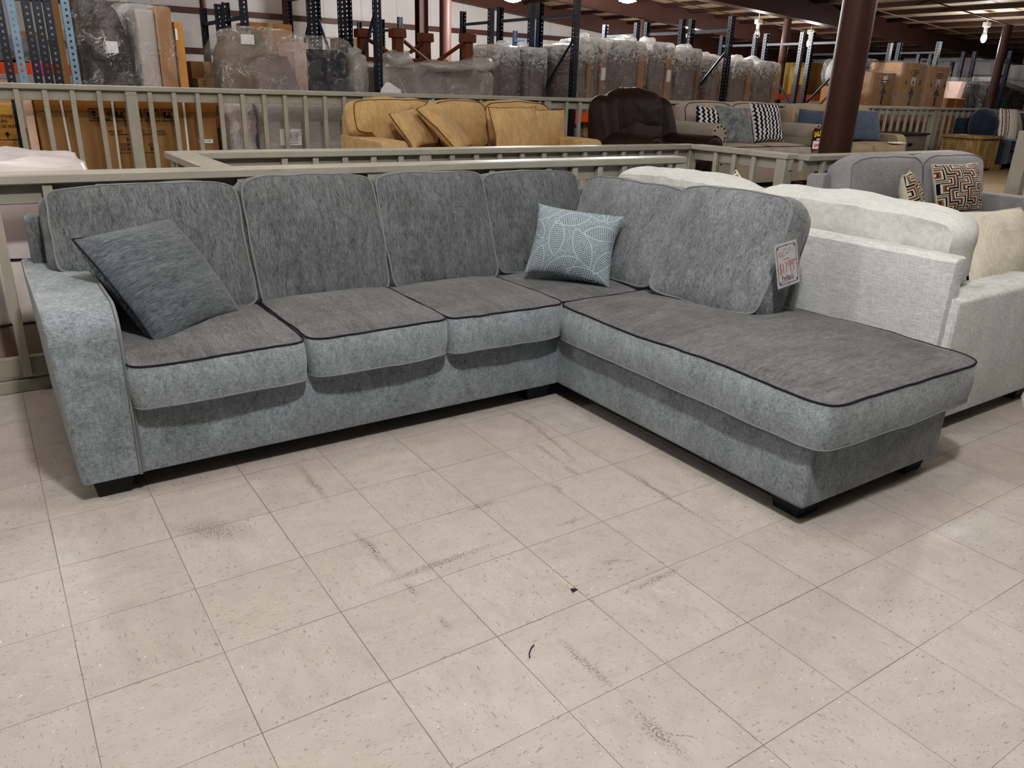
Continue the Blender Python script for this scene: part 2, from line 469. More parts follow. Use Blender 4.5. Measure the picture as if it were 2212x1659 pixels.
def column(x, y, r, z0, z1, label, plates=True):
    t = thing('steel_column', label, 'column', (x, y, z0))
    part(t, 'shaft', MB().lathe([(r, .0), (r, (z1-z0))], 28), M_maroon)
    if plates: part(t, 'base_plate', MB().box(-.2, .2, -.2, .2, 0, .02), M_maroon)
column(6.25, 1.7, .135, .30, 3.5, 'thick maroon round steel column behind the grey loveseat')
column(14.55, 9.0, .08, .30, 2.85, 'maroon steel column among the racks left of the thick foreground column')
column(17.45, 6.0, .085, .30, 2.80, 'maroon steel column near the right edge beside the hanging lamp')
column(8.4, 12.5, .12, .30, 3.3, 'maroon steel column behind the upturned red-brown table trestles')
column(5.15, 12.5, .08, .30, 3.5, 'slim maroon column between rack posts above the dark wrapped chair')
column(3.7, 12.5, .05, .30, 3.6, 'thinnest maroon column behind the rack posts left of the taupe wrapped chair')
t = thing('steel_column', 'dark flat-sided steel column just left of the round one behind the trestles', 'column', (8.07, 12.9, .3))
part(t, 'shaft', MB().box(-.10, .10, -.10, -.085, 0, 3.1).box(-.10, .10, .085, .10, 0, 3.1).box(-.01, .01, -.085, .085, 0, 3.1), M_purlin, smooth=False)
column(13.7, 12.5, .065, .30, 2.95, 'maroon column under the roof beam behind the recliner racks')

solo('thread', 'dark curled thread lying on the floor tile in front of the sectional', 'thread', MB().tube([(.939, -1.332, .003), (.947, -1.318, .003), (.962, -1.305, .003), (.976, -1.298, .003)], .0016, 5), M_navyt)
solo('floor_chip', 'small black chip of debris on the floor tiles near the middle', 'debris', MB().prism([(1.198, -1.173), (1.219, -1.17), (1.214, -1.160), (1.203, -1.157)], 'z', 0, .003), M_black, smooth=False)

# ------------------------------------------------------------------ wooden railings
def railing(name, label, p0, p1, zt, zf, first, sp, posts, side=-1, nmax=200, low=True, skip=()):
    """runs from p0 to p1; balusters nailed to the side face of the rail boards"""
    d = Vector((p1[0]-p0[0], p1[1]-p0[1], 0)); L = d.length; rz = math.atan2(d.y, d.x)
    t = thing(name, label, 'railing', (p0[0], p0[1], zf), rz)
    h = zt - zf
    part(t, 'top_rail', MB().box(0, L, -.07, .07, h-.042, h, .006, 1), M_rail)
    part(t, 'rail_board', MB().box(0, L, -.018, .02, h-.125, h-.043, .003, 1), M_rail)
    part(t, 'bottom_rail', MB().box(0, L, -.018, .02, .07, .155, .003, 1), M_rail)
    if low: part(t, 'kick_board', MB().box(0, L, -.03, .01, 0, .055, .003, 1), M_rail)
    x = first
    while x < L - .03:
        if not any(abs(x-q) < .09 for q in posts):
            y0 = side*.02
            part(t, 'baluster', MB().box(x-.019, x+.019, min(y0, y0+side*.038), max(y0, y0+side*.038), .075, h-.045, .003, 1), M_rail)
        x += sp
    for q in posts:
        part(t, 'post', MB().box(q-.045, q+.045, -.062, .045, 0, h-.043, .004, 1), M_rail)
    return t
near = railing('wooden_railing', 'chipped beige wooden railing directly behind the grey sectional', (-1.60, 1.30), (3.97, 1.30), .94, 0, .035, .2, [.45, 3.32, 5.53])
railing('wooden_railing', 'long beige railing in the middle, in front of the yellow sofa', (1.03, 2.42), (5.27, 2.42), .925, .0, .585, .2, [.06, 1.57, 4.18])
railing('wooden_railing', 'short beige railing joining the sofa railing to the middle railing', (.98, 1.38), (.98, 2.35), .935, 0, .12, .2, [.9], side=1)
railing('wooden_railing', 'beige railing running toward the loveseat from the corner post', (5.22, 2.34), (5.22, 1.34), .93, .0, .27, .2, [.94], side=-1)
railing('wooden_railing', 'beige railing behind the light grey loveseat with a chipped orange end', (5.27, 1.30), (7.48, 1.30), .925, .0, .22, .2, [2.14])
railing('wooden_railing', 'long beige railing in front of the warehouse racks', (-.8, 5.05), (17.6, 5.05), 1.25, .30, .196, .195, [2.0, 4.14, 6.35, 8.7, 11.0, 14.5], low=False)
solo('railing_post', 'beige wooden post cut off by the right edge of the picture', 'post', MB().box(9.2, 9.32, 1.44, 1.58, .0, 1.08, .005, 1), M_rail)

# ------------------------------------------------------------------ the grey sectional
S = thing('sectional_sofa', 'large grey chenille sectional with chaise, filling the foreground', 'sofa', (1.5, .3, 0))
def sp(name, mb, mats, M=None, smooth=True, ang=40, parent=None, label=None):
    return part(parent or S, name, mb, mats, M, smooth, ang, world=True, label=label)
# arm: flat top, rounded front edge, leaning slightly outward
def arm_mb():
    prof = [(.045, .07), (.045, .55)]
    for a in range(0, 91, 10):
        g = math.radians(a); prof.append((.045+.10-.10*math.cos(g), .55+.10*math.sin(g)))
    prof += [(.5, .652), (.99, .645), (.99, .07)]
    m = MB().prism(prof, 'x', .11, .289, .012, 3)
    m.v = [(x - (.027*(z-.07)/.58*max(0, (.289-x)/.179)), y, z) for x, y, z in m.v]
    return m, prof
am, aprof = arm_mb()
arm = sp('arm', am, M_base)
sp('piping', MB().tube([(.288, y, z) for y, z in aprof[:-2]], .006, 6), M_pipe2, parent=arm)
b1 = sp('base', MB().box(.285, 2.055, .045, .95, .07, .335, .012, 2), M_base)
b2m = MB().box(2.05, 2.86, -1.29, .95, .07, .32, .016, 3)
b2 = sp('chaise_base', b2m, [M_base])
sp('seam', MB().tube([(.297, .0435, .075), (.297, .0435, .32)], .004, 5), M_pipe2, parent=b1)
sp('seam', MB().tube([(2.068, -1.288, .085), (2.068, -1.288, .31)], .004, 5), M_pipe2, parent=b2)
sp('back_frame', MB().box(.12, 2.98, .86, 1.0, .07, .82, .02, 3), M_backc)
bf = MB().prism([(-.50, .07), (-.46, .80), (.98, .82), (.98, .07)], 'x', 2.83, 2.985, .015, 3)
sp('back_frame', bf, M_backc)
for x, y in ((.205, .13), (1.97, .14), (2.16, -1.19), (2.80, -1.19), (.2, .92), (2.9, .92)):
    sp('foot', MB().box(-.065, .065, -.065, .065, 0, .075, .003, 1, taper=.80), M_foot, T(x, y, 0), label='black tapered foot')

def add_cushion(name, parent, M, w, h, t, mats, fm, pipe=(1, 1), pm=None, pr=.0038, **kw):
    mb, L0, L1 = cushion(w, h, t, facemats=fm, **kw)
    o = part(parent, name, mb, mats, M, world=True, ang=60)
    for on, L in zip(pipe, (L0, L1)):
        if on: part(o, 'piping', MB().tube(L, pr*(1 if L is L0 else .9), 5, True), (pm or M_pipe) if L is L0 else M_pipe2, M=None)
    return o
def seat_shape(w, front=.012):
    return lambda x, y, z: (x, y - front*(1-(2*x/w)**2)*(1 if y < 0 else 0)*min(1, abs(y)*4), z)
MT = [M_top, M_side]
for i, (x0, x1, z1) in enumerate(((.292, .876, .462), (.884, 1.458, .474), (1.466, 2.034, .464))):
    w = x1-x0
    Mx = frame(((x0+x1)/2, .305, .392 + (z1-.462)*.5), (1, 0, 0), (0, 1, .0))
    add_cushion('seat_cushion', S, Mx, w, .62, .148, MT, (0, 1, 1), p=14, bf=.026, bb=.008, seed=i+1, amp=.005, side=.06, shape=seat_shape(w))
add_cushion('seat_cushion', S, frame((2.36, .43, .382), (1, 0, 0), (0, 1, 0)), .66, .74, .13, MT, (0, 1, 1), p=14, bf=.02, seed=8, amp=.004, pipe=(1, 0))
# chaise cushion: local x runs back, so the pile runs across
add_cushion('chaise_cushion', S, frame((2.474, -.650, .379), (0, -1, 0), (1, 0, 0)), 1.385, .915, .152, MT, (0, 1, 1), p=17, bf=.036, bb=.008, seed=5, amp=.005, side=.06, nx=40, ny=28,
            shape=lambda x, y, z: (x, y, z + .010*math.exp(-((x-.30)/.35)**2)*(1 if z > 0 else .3) - .006*math.exp(-((x+.25)/.25)**2)*(1 if z > 0 else 0)))
# back cushions
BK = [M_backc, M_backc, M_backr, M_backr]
def back(o, xd, yd, w, h, t, seed, arch=.016, cut=None, fm=(0, 1, 0), **kw):
    def sh(x, y, z):
        k = (y + h/2)/h
        y2 = y + arch*(1-(2*x/w)**2)*k
        if cut:
            c = max(0, min(1, (cut[0]-x)/.05)); c = c*c*(3-2*c)
            y2 = h/2 - (h/2 - y2)*(1 - c*cut[1]/h)
        return (x, y2, z)
    return add_cushion('back_cushion', S, frame(o, xd, yd), w, h, t, BK, fm, pm=M_pipe2, bf=.035, bb=.01, seed=seed, amp=.009, side=.14, shape=sh, freq=4.6, pr=.0042, **kw)
nf = Vector((0, -.93, .37))     # the way the back cushions face
def bpos(xc, zc_, off=0): return (xc, .66 + (zc_-.69)*.40 + .085 + off, zc_ - .03)
yd = (0, .372, .928)
back(bpos(.532, .69, .0), (1, 0, 0), yd, .69, .51, .17, 11, cut=(-.25, .205), p=11)
back(bpos(1.187, .695, -.004), (1, 0, 0), yd, .588, .52, .17, 12, arch=.022, p=12)
back(bpos(1.776, .695, -.01), (1, 0, 0), yd, .568, .52, .17, 13, p=13)
back(bpos(2.372, .69, .02), (1, 0, 0), yd, .60, .50, .17, 14, p=11)
xd5 = (0.06, -1, 0)
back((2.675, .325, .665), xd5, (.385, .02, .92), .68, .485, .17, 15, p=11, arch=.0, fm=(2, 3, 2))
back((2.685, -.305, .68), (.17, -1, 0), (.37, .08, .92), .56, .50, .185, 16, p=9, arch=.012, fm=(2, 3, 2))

# scatter pillows on it
def toss(name, label, A, B, D, t, mats, fm=(0, 0), pipe=None, group=None, pinch=.06, amp=.006, seed=1, off=None, pr=.0045, n=26, k=1.0, e=.42):
    """A, B the bottom corners, D above A (world); the pillow's face looks toward x cross y"""
    A, B, D = Vector(A), Vector(B), Vector(D)
    w = (B-A).length*k; h = (D-A).length*k
    c = A + (B-A)/2 + (D-A)/2
    M = frame(c, B-A, D-A)
    if off: M = M @ T(0, 0, off)
    mb, loop = pillow(w, h, t, pinch, amp, seed, n, front=fm[0], back=fm[1], e=e)
    o = solo(name, label, 'pillow', mb, mats, M, group, ang=75)
    if pipe: part(o, 'piping', MB().tube(loop, pr, 5, True), pipe)
    return o
def lens_mat(name, bg, dk, wh, leaves, fine=190):
    """a print of outlined leaves filled with rows of dashes"""
    t = NT(name); v = t.coord()
    n1 = t.noise(t.mapping(v, sca=(1, 1, 0)), 3, 1)
    wv = t.vm('ADD', v, t.n('ShaderNodeCombineXYZ', {0: t.math('MULTIPLY', t.math('SUBTRACT', n1, .5), .03), 1: 0.0, 2: 0.0}).outputs[0]).outputs[0]
    line = None; dots = None; ins = None
    for cx, cy, a, L, W in leaves:
        q = t.mapping(wv, (cx, cy, 0), (0, 0, math.radians(a)), (1, 1, 1), 'TEXTURE')
        s = t.n('ShaderNodeSeparateXYZ', {0: q})
        # leaf = overlap of two circles through the tips (0, +-L), half width W
        Rr = (L*L + W*W)/(2*W); cc = Rr - W
        ax = t.math('ADD', t.math('ABSOLUTE', s.outputs[0]), cc)
        ln = t.math('SQRT', t.math('ADD', t.math('MULTIPLY', ax, ax), t.math('MULTIPLY', s.outputs[1], s.outputs[1])))
        d = t.math('SUBTRACT', ln, Rr)
        l = t.math('LESS_THAN', t.math('ABSOLUTE', d), .0028)
        i = t.math('LESS_THAN', d, -.004)
        row = t.math('SINE', t.math('MULTIPLY', d, 2*PI/.0075))
        dash = t.math('SINE', t.math('MULTIPLY', s.outputs[1], 2*PI/.010))
        dd = t.math('MULTIPLY', i, t.math('MULTIPLY', t.math('GREATER_THAN', row, -.2), t.math('GREATER_THAN', dash, -.55)))
        line = l if line is None else t.math('MAXIMUM', line, l)
        dots = dd if dots is None else t.math('MAXIMUM', dots, dd)
        ins = i if ins is None else t.math('MAXIMUM', ins, i)
    g = t.noise(t.mapping(v, sca=(fine, fine*.55, 1)), 1, 2, .5)
    bgc = t.mix(t.ramp(g, [(.46, 0), (.56, 1)]), bg, wh)
    bgc = t.mix(.35, bgc, bg)
    inc = t.mix(dots, wh, dk)
    c = t.mix(ins, bgc, inc)
    c = t.mix(line, c, wh)
    return t.done(t.principled(c, .9, .1, 0, t.bump(t.noise(v, 220, 2), .25, .002), .1))
LV = [(-.135, .135, -50, .085, .034), (-.02, .10, -70, .085, .034), (.07, .165, 50, .075, .026), (.13, .055, 100, .085, .034), (-.075, -.005, 6, .085, .036),
      (.055, -.03, 32, .098, .038), (-.155, -.13, -12, .085, .036), (-.035, -.135, -58, .095, .038), (.10, -.155, 80, .10, .034), (.165, -.07, 150, .075, .026), (-.17, .04, 28, .06, .022), (.17, .17, -30, .06, .024)]
M_leaf = lens_mat('blue_leaf_print', srgb(124, 138, 149), srgb(78, 92, 102), srgb(168, 180, 188), LV)
M_leafd = lens_mat('grey_print_back', srgb(88, 96, 102), srgb(62, 70, 78), srgb(140, 150, 156), [(-.1, 0, 20, .1, .05), (.1, .05, -30, .1, .05)], 150)
toss('throw_pillow', 'charcoal square throw pillow leaning in the left corner of the sectional', (.405, .185, .462), (.755, .460, .468), (.255, .43, .800), .20,
     [M_pil, M_leafd], (0, 1), M_pipe, pinch=.07, seed=3, k=1.04, off=.0, e=.40, pr=.004)
toss('throw_pillow', 'blue leaf-print throw pillow in the inside corner of the sectional', (2.128, .470, .490), (2.41, .165, .452), (2.285, .540, .80), .19,
     [M_leaf], (0, 0), None, pinch=.09, seed=4, k=1.0, amp=.010, e=.5, off=.03, n=34)

# price card hanging in its sleeve on the end of the chaise back
def text(parent, s, size, M, mat, name='lettering', ext=.0004, bold=0, sx=1.0, world=False):
    cu = bpy.data.curves.new('txt', 'FONT'); cu.body = s; cu.size = size; cu.extrude = ext; cu.offset = bold
    cu.align_x = 'CENTER'; cu.align_y = 'CENTER'; cu.resolution_u = 2
    tmp = bpy.data.objects.new('txt', cu); COL.objects.link(tmp)
    me = bpy.data.meshes.new_from_object(tmp)
    bpy.data.objects.remove(tmp); bpy.data.curves.remove(cu)
    me.materials.clear(); me.materials.append(mat); me.name = name
    return part(parent, name, me, mat, M @ Matrix.Diagonal((sx, 1, 1, 1)), world=world)
M_red = plain('red_marker', srgb(214, 44, 72), .6, .2, var=0)
M_navy = plain('navy_print', srgb(62, 72, 128), .6, .2, var=0)
M_grey = plain('grey_print', srgb(128, 128, 138), .6, .2, var=0)
def sleeve_mat():
    t = NT('clear_sleeve')
    a = t.n('ShaderNodeBsdfTransparent', {'Color': (.9, .9, .9, 1)}).outputs[0]
    b = t.principled((.8, .8, .8), .08, .6)
    return t.done(t.n('ShaderNodeMixShader', {0: .10, 1: a, 2: b}).outputs[0])
M_sleeve = sleeve_mat()
tg = thing('price_card', 'white price card with red handwriting hanging on the end of the chaise back', 'price tag', (2.655, -.655, .708))
MTAG = frame((2.636, -.655, .709), (1, .03, .12), (.0, .20, 1))
cardw, cardh = .138, .174
card = part(tg, 'card', MB().box(-cardw/2, cardw/2, -cardh/2, cardh/2, -.001, .0), M_paper, MTAG, smooth=False, world=True)
sl = MB().box(-cardw/2-.006, cardw/2+.006, -cardh/2-.004, cardh/2+.035, .0015, .0022)
part(tg, 'plastic_sleeve', sl, M_sleeve, MTAG, smooth=False, world=True)
def inCard(name, mb, mat): part(card, name, mb, mat, T(0, 0, .0006), smooth=False)
bw, bh = .119, .152
bd = MB()
def rr(n=5, r=.012):
    pts = []
    for cx, cy, a0 in ((bw/2-r, bh/2-r, 0), (-bw/2+r, bh/2-r, 90), (-bw/2+r, -bh/2+r, 180), (bw/2-r, -bh/2+r, 270)):
        for i in range(n): 
            g = math.radians(a0 + 90*i/(n-1)); pts.append((cx+r*math.cos(g), cy+r*math.sin(g), 0))
    return pts
bd.tube(rr(), .0016, 4, True)
for sx_ in (-1, 1):
    for sy_ in (-1, 1):
        bd.lathe([(.006, -.0003), (.006, .0003)], 10, M=T(sx_*(bw/2-.006), sy_*(bh/2-.006), 0))
    bd.lathe([(.0035, -.0003), (.0035, .0003)], 8, M=T(sx_*bw/2, -.012, 0))
    bd.lathe([(.004, -.0003), (.004, .0003)], 8, M=T(0, sx_*bh/2, 0))
bd.v = [(x, y, max(-.0004, min(.0004, z))) for x, y, z in bd.v]
inCard('printed_border', bd, M_navy)
gl = MB()
for yy, xs in ((.061, [(-.018, .006), (.016, .03)]), (.053, [(-.047, -.03), (-.022, -.014), (.012, .03), (.036, .043)]), (.045, [(-.05, -.02), (-.004, .012), (.036, .04)]), (.037, [(-.05, -.012)])):
    for a, b in xs: gl.box(a, b, yy-.0011, yy+.0011, -.0003, .0003)
inCard('small_print', gl, M_grey)
text(card, 'Low Price', .009, T(-.004, .022, .0006), M_red)
def stroke(pts, r): return MB().tube([(x, y, 0) for x, y in pts], r, 4)
hand = MB()
hand.tube([(-.038, .004, 0), (-.047, .000, 0), (-.048, -.008, 0), (-.040, -.014, 0), (-.036, -.022, 0), (-.043, -.030, 0), (-.053, -.028, 0)], .0022, 4)
hand.tube([(-.042, .010, 0), (-.044, -.040, 0)], .0018, 4)
hand.tube([(-.027, .006, 0), (-.026, -.036, 0)], .0022, 4)
hand.tube([(-.016, .008, 0), (-.004, .010, 0), (-.008, -.032, 0)], .0020, 4)
for x0 in (.008, .027):
    hand.tube([(x0+.010, .006, 0), (x0+.003, .013, 0), (x0-.004, .004, 0), (x0+.001, -.006, 0), (x0+.009, -.001, 0), (x0+.011, .010, 0), (x0+.010, -.032, 0)], .0020, 4)
for x0 in (.044, .053):
    hand.tube([(x0+.004, .010, 0), (x0, .013, 0), (x0-.003, .009, 0), (x0+.001, .006, 0), (x0+.005, .010, 0), (x0+.005, .002, 0)], .0010, 4)
hand.v = [(x, y, max(-.0004, min(.0005, z))) for x, y, z in hand.v]
inCard('handwritten_price', hand, M_red)
text(card, "Pedigo's", .026, T(-.004, -.052, .0006), M_navy, sx=.86, bold=.0003)
inCard('underline', MB().box(-.044, -.008, -.0665, -.0640, -.0003, .0003).box(.008, .034, -.0645, -.0615, -.0003, .0003), M_red)
inCard('star', MB().lathe([(.0032, -.0003), (.0032, .0003)], 5, M=T(.025, -.036, 0)), M_red)

def lamp(loc, power, size=.12, col=(1, .995, .985), name='light'):
    l = bpy.data.lights.new(name, 'POINT'); l.energy = power; l.shadow_soft_size = size; l.color = col
    o = bpy.data.objects.new(name, l); COL.objects.link(o); o.location = loc; return o

# ------------------------------------------------------------------ other upholstery on the sales floor
def make_sofa(name, label, loc, rz, W, D, seat_h, arm_w, arm_h, back_h, fr_h, n, mats, arm='track', foot=.06, over=0, cat='sofa', pipe=True,
              bt=.17, lean=.20, seat_n=None, bseed=20, bulge=.04, splits=None, fr_t=.20, nails=False, arm_front=0.0, tcut=0.0, bamp=.006, footm=None):
    """front edge on local y=0, back on y=D, left end on x=0; mats body, cushion, piping"""
    mb_, mc, mp = mats
    t = thing(name, label, cat, loc, rz)
    part(t, 'base', MB().box(arm_w-.01, W-arm_w+.01, .03, D-.1, foot, seat_h-.14, .012, 2), mb_)
    part(t, 'back_frame', MB().prism([(D-fr_t, foot), (D-fr_t*.75, fr_h), (D-.02, fr_h), (D, fr_h-.02), (D, foot)], 'x', .03, W-.03, .02, 2), mb_)
    for s in (0, 1):
        X = (lambda x: x) if s == 0 else (lambda x: W-x)
        m = MB()
        if arm == 'track':
            prof = [(arm_front, foot), (arm_front, arm_h-.10)]
            for a in range(0, 91, 15):
                g = math.radians(a); prof.append((arm_front+.09-.09*math.cos(g), arm_h-.10+.10*math.sin(g)))
            prof += [(D-.03, arm_h), (D-.03, foot)]
            m.prism(prof, 'x', min(X(0), X(arm_w)), max(X(0), X(arm_w)), .02, 3)
        else:
            r = arm_w*.56
            cx, cz = r*.85, arm_h-r
            prof = [(arm_w, foot), (arm_w, cz-.02)]
            for a in range(-20, 225, 15):
                g = math.radians(a); prof.append((cx+r*math.cos(g), cz+r*math.sin(g)))
            prof += [(cx-r*.45, cz-r*1.15), (arm_w*.22, foot)]
            m.prism([(X(px), pz) for px, pz in prof], 'y', arm_front, D-.04, .012, 2)
        ao = part(t, 'arm', m, mb_)
        if nails:
            pts = [(cx + r*.78*math.cos(math.radians(a)), cz + r*.78*math.sin(math.radians(a))) for a in range(-20, 220, 34)]
            pts += [(arm_w*.86, cz-.07-.062*k) for k in range(5)] + [(arm_w*.22, cz-.16-.062*k) for k in range(3)]
            for px, pz in pts:
                part(ao, 'nailhead', MB().lathe([(.013, 0), (.010, .006), (.003, .008)], 8), M_black, T(X(px), arm_front, pz) @ R(90, 'X'))
    sn = seat_n or n
    iw = W - 2*arm_w
    for i in range(sn):
        w = iw/sn - .008
        mb, L0, L1 = cushion(w, D-.24, .15, bf=.03, bb=.0, p=12, nx=18, ny=14, nb=5, seed=bseed+i, amp=.004, side=.14)
        o = part(t, 'seat_cushion', mb, mc, frame((arm_w + iw*(i+.5)/sn, (D-.24)/2-.02, seat_h-.075), (1, 0, 0), (0, 1, 0)), ang=60)
        if pipe: part(o, 'piping', MB().tube(L0, .005, 5, True), mp)
    b0, b1 = arm_w-over, W-arm_w+over
    sp_ = splits or [b0 + (b1-b0)*i/n for i in range(n+1)]
    h = back_h - seat_h + .02
    for i in range(n):
        w = sp_[i+1]-sp_[i]-.008
        yd = Vector((0, lean, 1)).normalized()
        c = Vector(((sp_[i]+sp_[i+1])/2, D-.24, seat_h - .01 + h/2))
        ph = h/yd.z
        def sh(x, y, z, w=w, ph=ph, i=i):
            if over:
                X = c.x + x
                dd = max(0, arm_w - X, X - (W-arm_w)); k = min(1, dd/.06); k = k*k*(3-2*k)
                cutz = max(0, arm_h - seat_h + .02)*k
                y = ph/2 - (ph/2-y)*(1-cutz/ph)
            return (x, y + .012*(1-(2*x/w)**2)*(y/ph+.5), z)
        mb, L0, L1 = cushion(w, ph, bt, bf=bulge, bb=.01, p=7, nx=20, ny=18, nb=5, seed=bseed+10+i, amp=bamp, side=.2, shape=sh)
        o = part(t, 'back_cushion', mb, mc, frame(c, (1, 0, 0), yd), ang=60)
        if pipe: part(o, 'piping', MB().tube(L0, .005, 5, True), mp)
    for fx in (.08, W-.08):
        for fy in (.07, D-.09):
            part(t, 'foot', MB().box(fx-.05, fx+.05, fy-.05, fy+.05, 0, foot+.005, .003, 1, taper=.8), footm or M_foot)
    return t

M_whtb = weave('white_weave_body', srgb(190, 193, 192), srgb(231, 233, 232), 150)
M_whtc = weave('white_weave_cushion', srgb(206, 206, 202), srgb(234, 234, 231), 150)
make_sofa('white_sofa', 'white woven sofa seen from behind, backing onto the grey chaise', (4.10, -1.10, 0), PI/2, 2.32, .98, .47, .20, .60, .875, .765, 2,
          [M_whtb, M_whtc, plain('white_piping', srgb(214, 212, 204), .9, .1)], over=.07, foot=.065, bt=.20, bulge=.055, lean=.10, bamp=.014, bseed=31, pipe=False, fr_t=.11)
M_maze = None
def maze_mat(name, s=9.0):
    """rows of nested square hooks in navy, rust, tan and cream"""
    t = NT(name); v = t.coord()
    sp_ = t.n('ShaderNodeSeparateXYZ', {0: v})
    x = t.math('MULTIPLY', sp_.outputs[0], s); y = t.math('MULTIPLY', sp_.outputs[1], s)
    cxf = t.math('FLOOR', x)
    y = t.math('ADD', y, t.math('MULTIPLY', t.math('FLOORED_MODULO', cxf, 2.0), .5))
    cyf = t.math('FLOOR', y)
    fx = t.math('SUBTRACT', x, cxf); fy = t.math('SUBTRACT', y, cyf)
    flip = t.math('FLOORED_MODULO', t.math('ADD', cxf, cyf), 2.0)
    fx = t.math('ABSOLUTE', t.math('SUBTRACT', fx, flip))
    d = t.math('MAXIMUM', fx, t.math('ABSOLUTE', t.math('SUBTRACT', t.math('MULTIPLY', fy, 2.0), 1.0)))
    cr, nv, tn, ru = srgb(226, 220, 206), srgb(30, 32, 56), srgb(150, 128, 96), srgb(122, 52, 36)
    a = t.ramp(d, [(0, cr), (.22, nv), (.36, cr), (.52, ru), (.64, tn), (.78, cr), (.88, nv)], 'CONSTANT')
    b = t.ramp(d, [(0, cr), (.2, ru), (.34, tn), (.5, cr), (.66, nv), (.80, cr), (.9, tn)], 'CONSTANT')
    c = t.mix(t.math('FLOORED_MODULO', cxf, 2.0), a, b)
    return t.done(t.principled(c, .9, .1, 0, t.bump(t.noise(v, 200, 2), .2, .002)))
M_maze = maze_mat('maze_print')
M_cream = weave('cream_pillow_back', srgb(208, 203, 186), srgb(232, 228, 214), 130)
M_creamp = plain('cream_piping', srgb(222, 216, 200), .9, .1)
toss('throw_pillow', 'cream-backed pillow with patterned edge lying against the white sofa arm', (3.82, -.84, .49), (4.34, -.88, .49), (3.80, -.68, .85), .20, [M_maze, M_cream], (1, 0), M_creamp, seed=12, pinch=.05)
toss('throw_pillow', 'corner of a pillow peeking over the white sofa back', (3.50, .30, .53), (3.44, .08, .745), (3.44, .52, .745), .12, [M_maze, M_cream], (0, 1), M_creamp, seed=13)

M_lgb = weave('light_grey_body', srgb(150, 149, 151), srgb(174, 173, 176), 220)
make_sofa('loveseat', 'light grey loveseat in front of the short railing with two maze-print pillows', (5.20, .28, 0), 0, 2.12, .92, .46, .16, .62, .89, .80, 2,
          [M_lgb, M_lgb, plain('light_grey_piping', srgb(140, 139, 142), .9, .1)], over=.05, bt=.2, bulge=.05, foot=.07, pipe=True, bseed=41, bamp=.008)
toss('throw_pillow', 'maze-print pillow seen edge-on on the left of the light grey loveseat', (5.52, .44, .47), (5.92, .62, .47), (5.50, .60, .84), .15, [M_maze, M_cream], (0, 1), M_creamp, seed=14)
toss('throw_pillow', 'maze-print pillow facing forward on the right of the light grey loveseat', (6.30, .72, .47), (7.02, .70, .47), (6.27, .86, .885), .16, [M_maze, M_cream], (0, 1), M_creamp, seed=15, k=.92)

# mustard sofa behind the middle railing
M_yel = fabric('mustard_fabric', srgb(173, 143, 102), srgb(212, 183, 138), sca=(120, 14, 60), blotch=.12, sheen=.1, bump=.2)
M_yelp = plain('mustard_piping', srgb(110, 72, 40), .9, .1)
Y0 = .30
make_sofa('mustard_sofa', 'mustard yellow three-seat sofa behind the middle railing', (2.84, 3.55, Y0), 0, 2.36, .98, .47, .24, .585, .855, .76, 3,
          [M_yel, M_yel, M_yelp], over=.19, bt=.2, bulge=.06, bseed=51, bamp=.012, lean=.25, splits=[.03, .84, 1.40, 2.17])
toss('throw_pillow', 'slouched mustard pillow behind the leaning one, left end of the yellow sofa', (3.22, 3.76, .79), (3.54, 3.93, .84), (3.06, 3.92, 1.09), .16, [M_yel], pipe=M_yelp, seed=16, amp=.014, pinch=.09)
toss('throw_pillow', 'tilted mustard pillow leaning against another at the left of the yellow sofa', (3.62, 3.62, .76), (3.88, 3.88, .83), (3.29, 3.84, 1.14), .16, [M_yel], pipe=M_yelp, seed=17, amp=.010, pinch=.07)
toss('throw_pillow', 'large square mustard pillow right of the middle of the yellow sofa', (4.10, 3.76, .74), (4.66, 3.80, .75), (4.05, 3.90, 1.16), .17, [M_yel], pipe=M_yelp, seed=18, amp=.014, pinch=.07)
toss('throw_pillow', 'rightmost mustard pillow on the yellow sofa', (4.70, 4.04, .76), (5.10, 4.0, .76), (4.68, 4.12, 1.145), .15, [M_yel], pipe=M_yelp, seed=19, amp=.010, pinch=.07)

